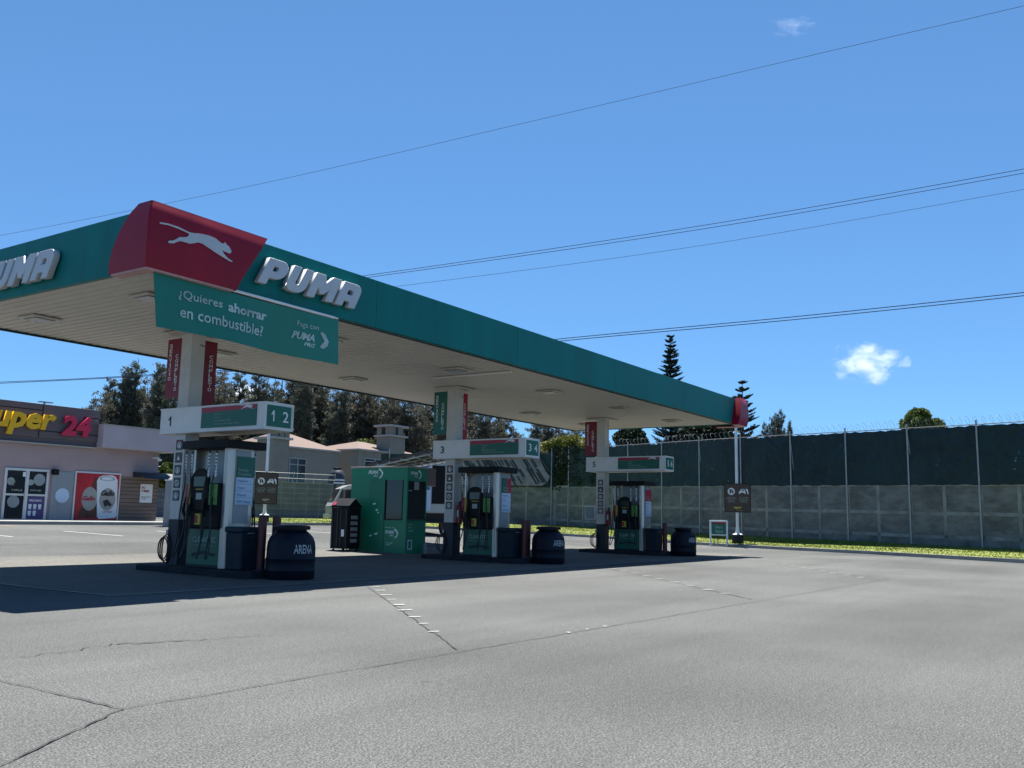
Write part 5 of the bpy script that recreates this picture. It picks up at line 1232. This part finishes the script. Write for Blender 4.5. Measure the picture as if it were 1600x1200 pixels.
for (px_, py_, dep), lb in zip(rf_, rl):
    g = at(px_, 800, dep); top = at(px_, py_, dep).z; o = copy_tree(variants[2]); s = (top-.8)/16
    o.location = (g.x, g.y, .8); o.scale = (s*.55, s*.55, s); o.rotation_euler.z = rnd.uniform(0,6); tag(o, lb, 'tree', 'small conifers beyond the fence')
def araucaria(px_, py_top, dep, rmax, label, seed, tiers, sparse=1.0, hvis=14):
    rg = random.Random(seed); g = at(px_, 800, dep); top = at(px_, py_top, dep).z; base = .8
    root = thing('araucaria_tree', (g.x, g.y, base), label, 'tree'); tb = MB(); cb = MB()
    tb.tube([(g.x,g.y,base-.3),(g.x,g.y,(base+top)/2),(g.x,g.y,top)], [.22,.13,.02], 8)
    for k in range(tiers):
        t = (k+.35)/tiers; z = top-hvis*t**1.0; L0 = rmax*min(1, .12+1.0*t**.8); nb = 5 if t < .12 else 8
        if z < base+2: break
        a0_ = rg.uniform(0,6.28)
        for j in range(nb):
            if rg.random() > sparse: continue
            a = a0_+2*PI*j/nb+rg.uniform(-.25,.25); L_ = L0*rg.uniform(.8,1.1); zj = z+rg.uniform(-.12,.12)
            P = []
            for s in range(8):
                u = s/7; rr = L_*u; zz = zj + L_*(.05*u+ .30*u*u) ; P.append(Vector((g.x+rr*math.cos(a), g.y+rr*math.sin(a), zz)))
            tb.tube(P, [.035*(1-.8*s/7) for s in range(8)], 4, cap=False)
            for s in range(1, 8):
                p, q = P[s-1], P[s]; d = (q-p).normalized(); side = Vector((-math.sin(a), math.cos(a), 0))
                wmax = .42*math.sin(PI*min(1,(s+.6)/8.2))*(.5+.5*min(1, L_/1.4))
                for w in range(34):
                    c = p.lerp(q, rg.random()); sg = rg.choice((-1,1)); dd = (d*.7+side*sg*rg.uniform(.3,1)+Z*rg.uniform(.0,.5)).normalized()
                    blade(cb, c, dd, wmax*rg.uniform(.6,1.1)+.05, .022, rg)
    tb.build('trunk', M['bark'], root, fix=False); cb.build('crown', M['leaf_ara'], root, fix=False)
araucaria(1049, 517, 78, 2.0, 'tall full araucaria with tiered branches rising behind the canopy', 3, 27, 1.0, 12)
araucaria(1163, 590, 72, 2.1, 'slender open araucaria behind the far right corner of the canopy', 8, 14, .9, 9)
araucaria(1146, 617, 90, 1.0, 'tiny araucaria tip just showing above the canopy left of the red corner', 9, 8, .9, 5)

# ------------------------------------------------------------------ overhead wires
def wire(pts, label, r=.02, group='overhead wires'):
    # pts: (px, py, depth)
    P = [at(*p) for p in pts]; Q = [P[0]*2-P[1]]+P+[P[-1]*2-P[-2]]; out = []
    for k in range(1, len(Q)-2):
        for s in range(14):
            t = s/14; a, b_, c, d = Q[k-1], Q[k], Q[k+1], Q[k+2]
            out.append(.5*((2*b_)+(c-a)*t+(2*a-5*b_+4*c-d)*t*t+(3*b_-a-3*c+d)*t**3))
    out.append(P[-1]); b = MB(); b.tube(out, r, 5); o = b.build('power_line', M['wire'], None, smooth=True); tag(o, label, 'cable', group)
wire([(-200,400,60),(0,368,56),(394,290,48),(880,178,42),(1240,93,38),(1600,9,35),(1800,-40,33)], 'highest single wire crossing the whole sky from left to upper right', .009)
wire([(0,494,60),(240,472,58),(575,430,52),(1100,352,48),(1600,264,44),(1900,206,42)], 'upper of the two close wires in the middle of the sky', .016)
wire([(0,499,60.6),(240,477,58.6),(575,433.5,52.6),(1100,357.5,48.6),(1600,270.5,44.6),(1900,214,42.6)], 'lower of the two close wires in the middle of the sky', .016)
wire([(0,506,61),(300,484,58),(640,445,53),(1100,383,50),(1600,296,46),(1900,242,44)], 'single thin wire below the middle pair', .010)
wire([(-200,604,70),(0,597,66),(175,589,62),(500,568,58),(880,529,52),(1240,495,48),(1600,457,44),(1900,422,42)], 'upper wire of the lowest pair, passing behind the araucaria top', .022)
wire([(-200,609,70.5),(0,599,66.5),(175,590.5,62.5),(500,571,58.5),(880,532.5,52.5),(1240,499.5,48.5),(1600,462,44.5),(1900,427,42.5)], 'lower wire of the lowest pair at the right', .022)

# ------------------------------------------------------------------ clouds
def cloud(px_, py_, dep, wpx, hpx, label, dens, seed):
    c = at(px_, py_, dep); rx = wpx*dep/FPX/2; rz = hpx*dep/FPX/2
    bm = bmesh.new(); bmesh.ops.create_icosphere(bm, subdivisions=3, radius=1); me = bpy.data.meshes.new('cloud'); bm.to_mesh(me); bm.free()
    o = bpy.data.objects.new('cloud', me); scn.collection.objects.link(o)
    o.matrix_world = Matrix.Translation(c) @ Matrix((( Rv.x, Fv.x, Uv.x, 0),(Rv.y, Fv.y, Uv.y, 0),(Rv.z, Fv.z, Uv.z, 0),(0,0,0,1))) @ Matrix.Diagonal((rx, rx*.6, rz, 1))
    m = bpy.data.materials.new('cloud_vapour'); m.use_nodes = True; n = m.node_tree.nodes; l = m.node_tree.links
    for x_ in list(n):
        if x_.type == 'BSDF_PRINCIPLED': n.remove(x_)
    pv = n.new('ShaderNodeVolumePrincipled'); pv.inputs['Color'].default_value = (1,1,1,1); pv.inputs['Anisotropy'].default_value = .2
    tc = n.new('ShaderNodeTexCoord'); ln = n.new('ShaderNodeVectorMath'); ln.operation = 'LENGTH'; l.new(tc.outputs['Object'], ln.inputs[0])
    no = n.new('ShaderNodeTexNoise'); no.noise_dimensions = '4D'; no.inputs['W'].default_value = seed; no.inputs['Scale'].default_value = 1.7; no.inputs['Detail'].default_value = 8; no.inputs['Roughness'].default_value = .62
    no.inputs['Distortion'].default_value = .4
    l.new(tc.outputs['Object'], no.inputs['Vector'])
    # density = clamp((noise*1.6 - .45 - length*.55))*dens
    a = n.new('ShaderNodeMath'); a.operation = 'MULTIPLY_ADD'; a.inputs[1].default_value = 3.4; a.inputs[2].default_value = -1.15; l.new(no.outputs[0], a.inputs[0])
    b_ = n.new('ShaderNodeMath'); b_.operation = 'SUBTRACT'; l.new(a.outputs[0], b_.inputs[0]); l.new(ln.outputs['Value'], b_.inputs[1])
    c_ = n.new('ShaderNodeMath'); c_.operation = 'MULTIPLY'; c_.inputs[1].default_value = dens; c_.use_clamp = False; l.new(b_.outputs[0], c_.inputs[0])
    d_ = n.new('ShaderNodeMath'); d_.operation = 'MAXIMUM'; d_.inputs[1].default_value = 0; l.new(c_.outputs[0], d_.inputs[0])
    l.new(d_.outputs[0], pv.inputs['Density']); l.new(pv.outputs[0], n['Material Output'].inputs['Volume'])
    me.materials.append(m); tag(o, label, 'cloud', kind=None)
cloud(1357, 566, 420, 132, 84, 'small white ragged cloud in the blue sky at the right', .20, 1.0)
cloud(388, 618, 420, 110, 50, 'white cloud showing through the gap between the tall trees', .6, 4.0)
cloud(1238, 42, 500, 90, 46, 'faint tiny wisp of cloud high in the sky at the upper right', .035, 9.0)
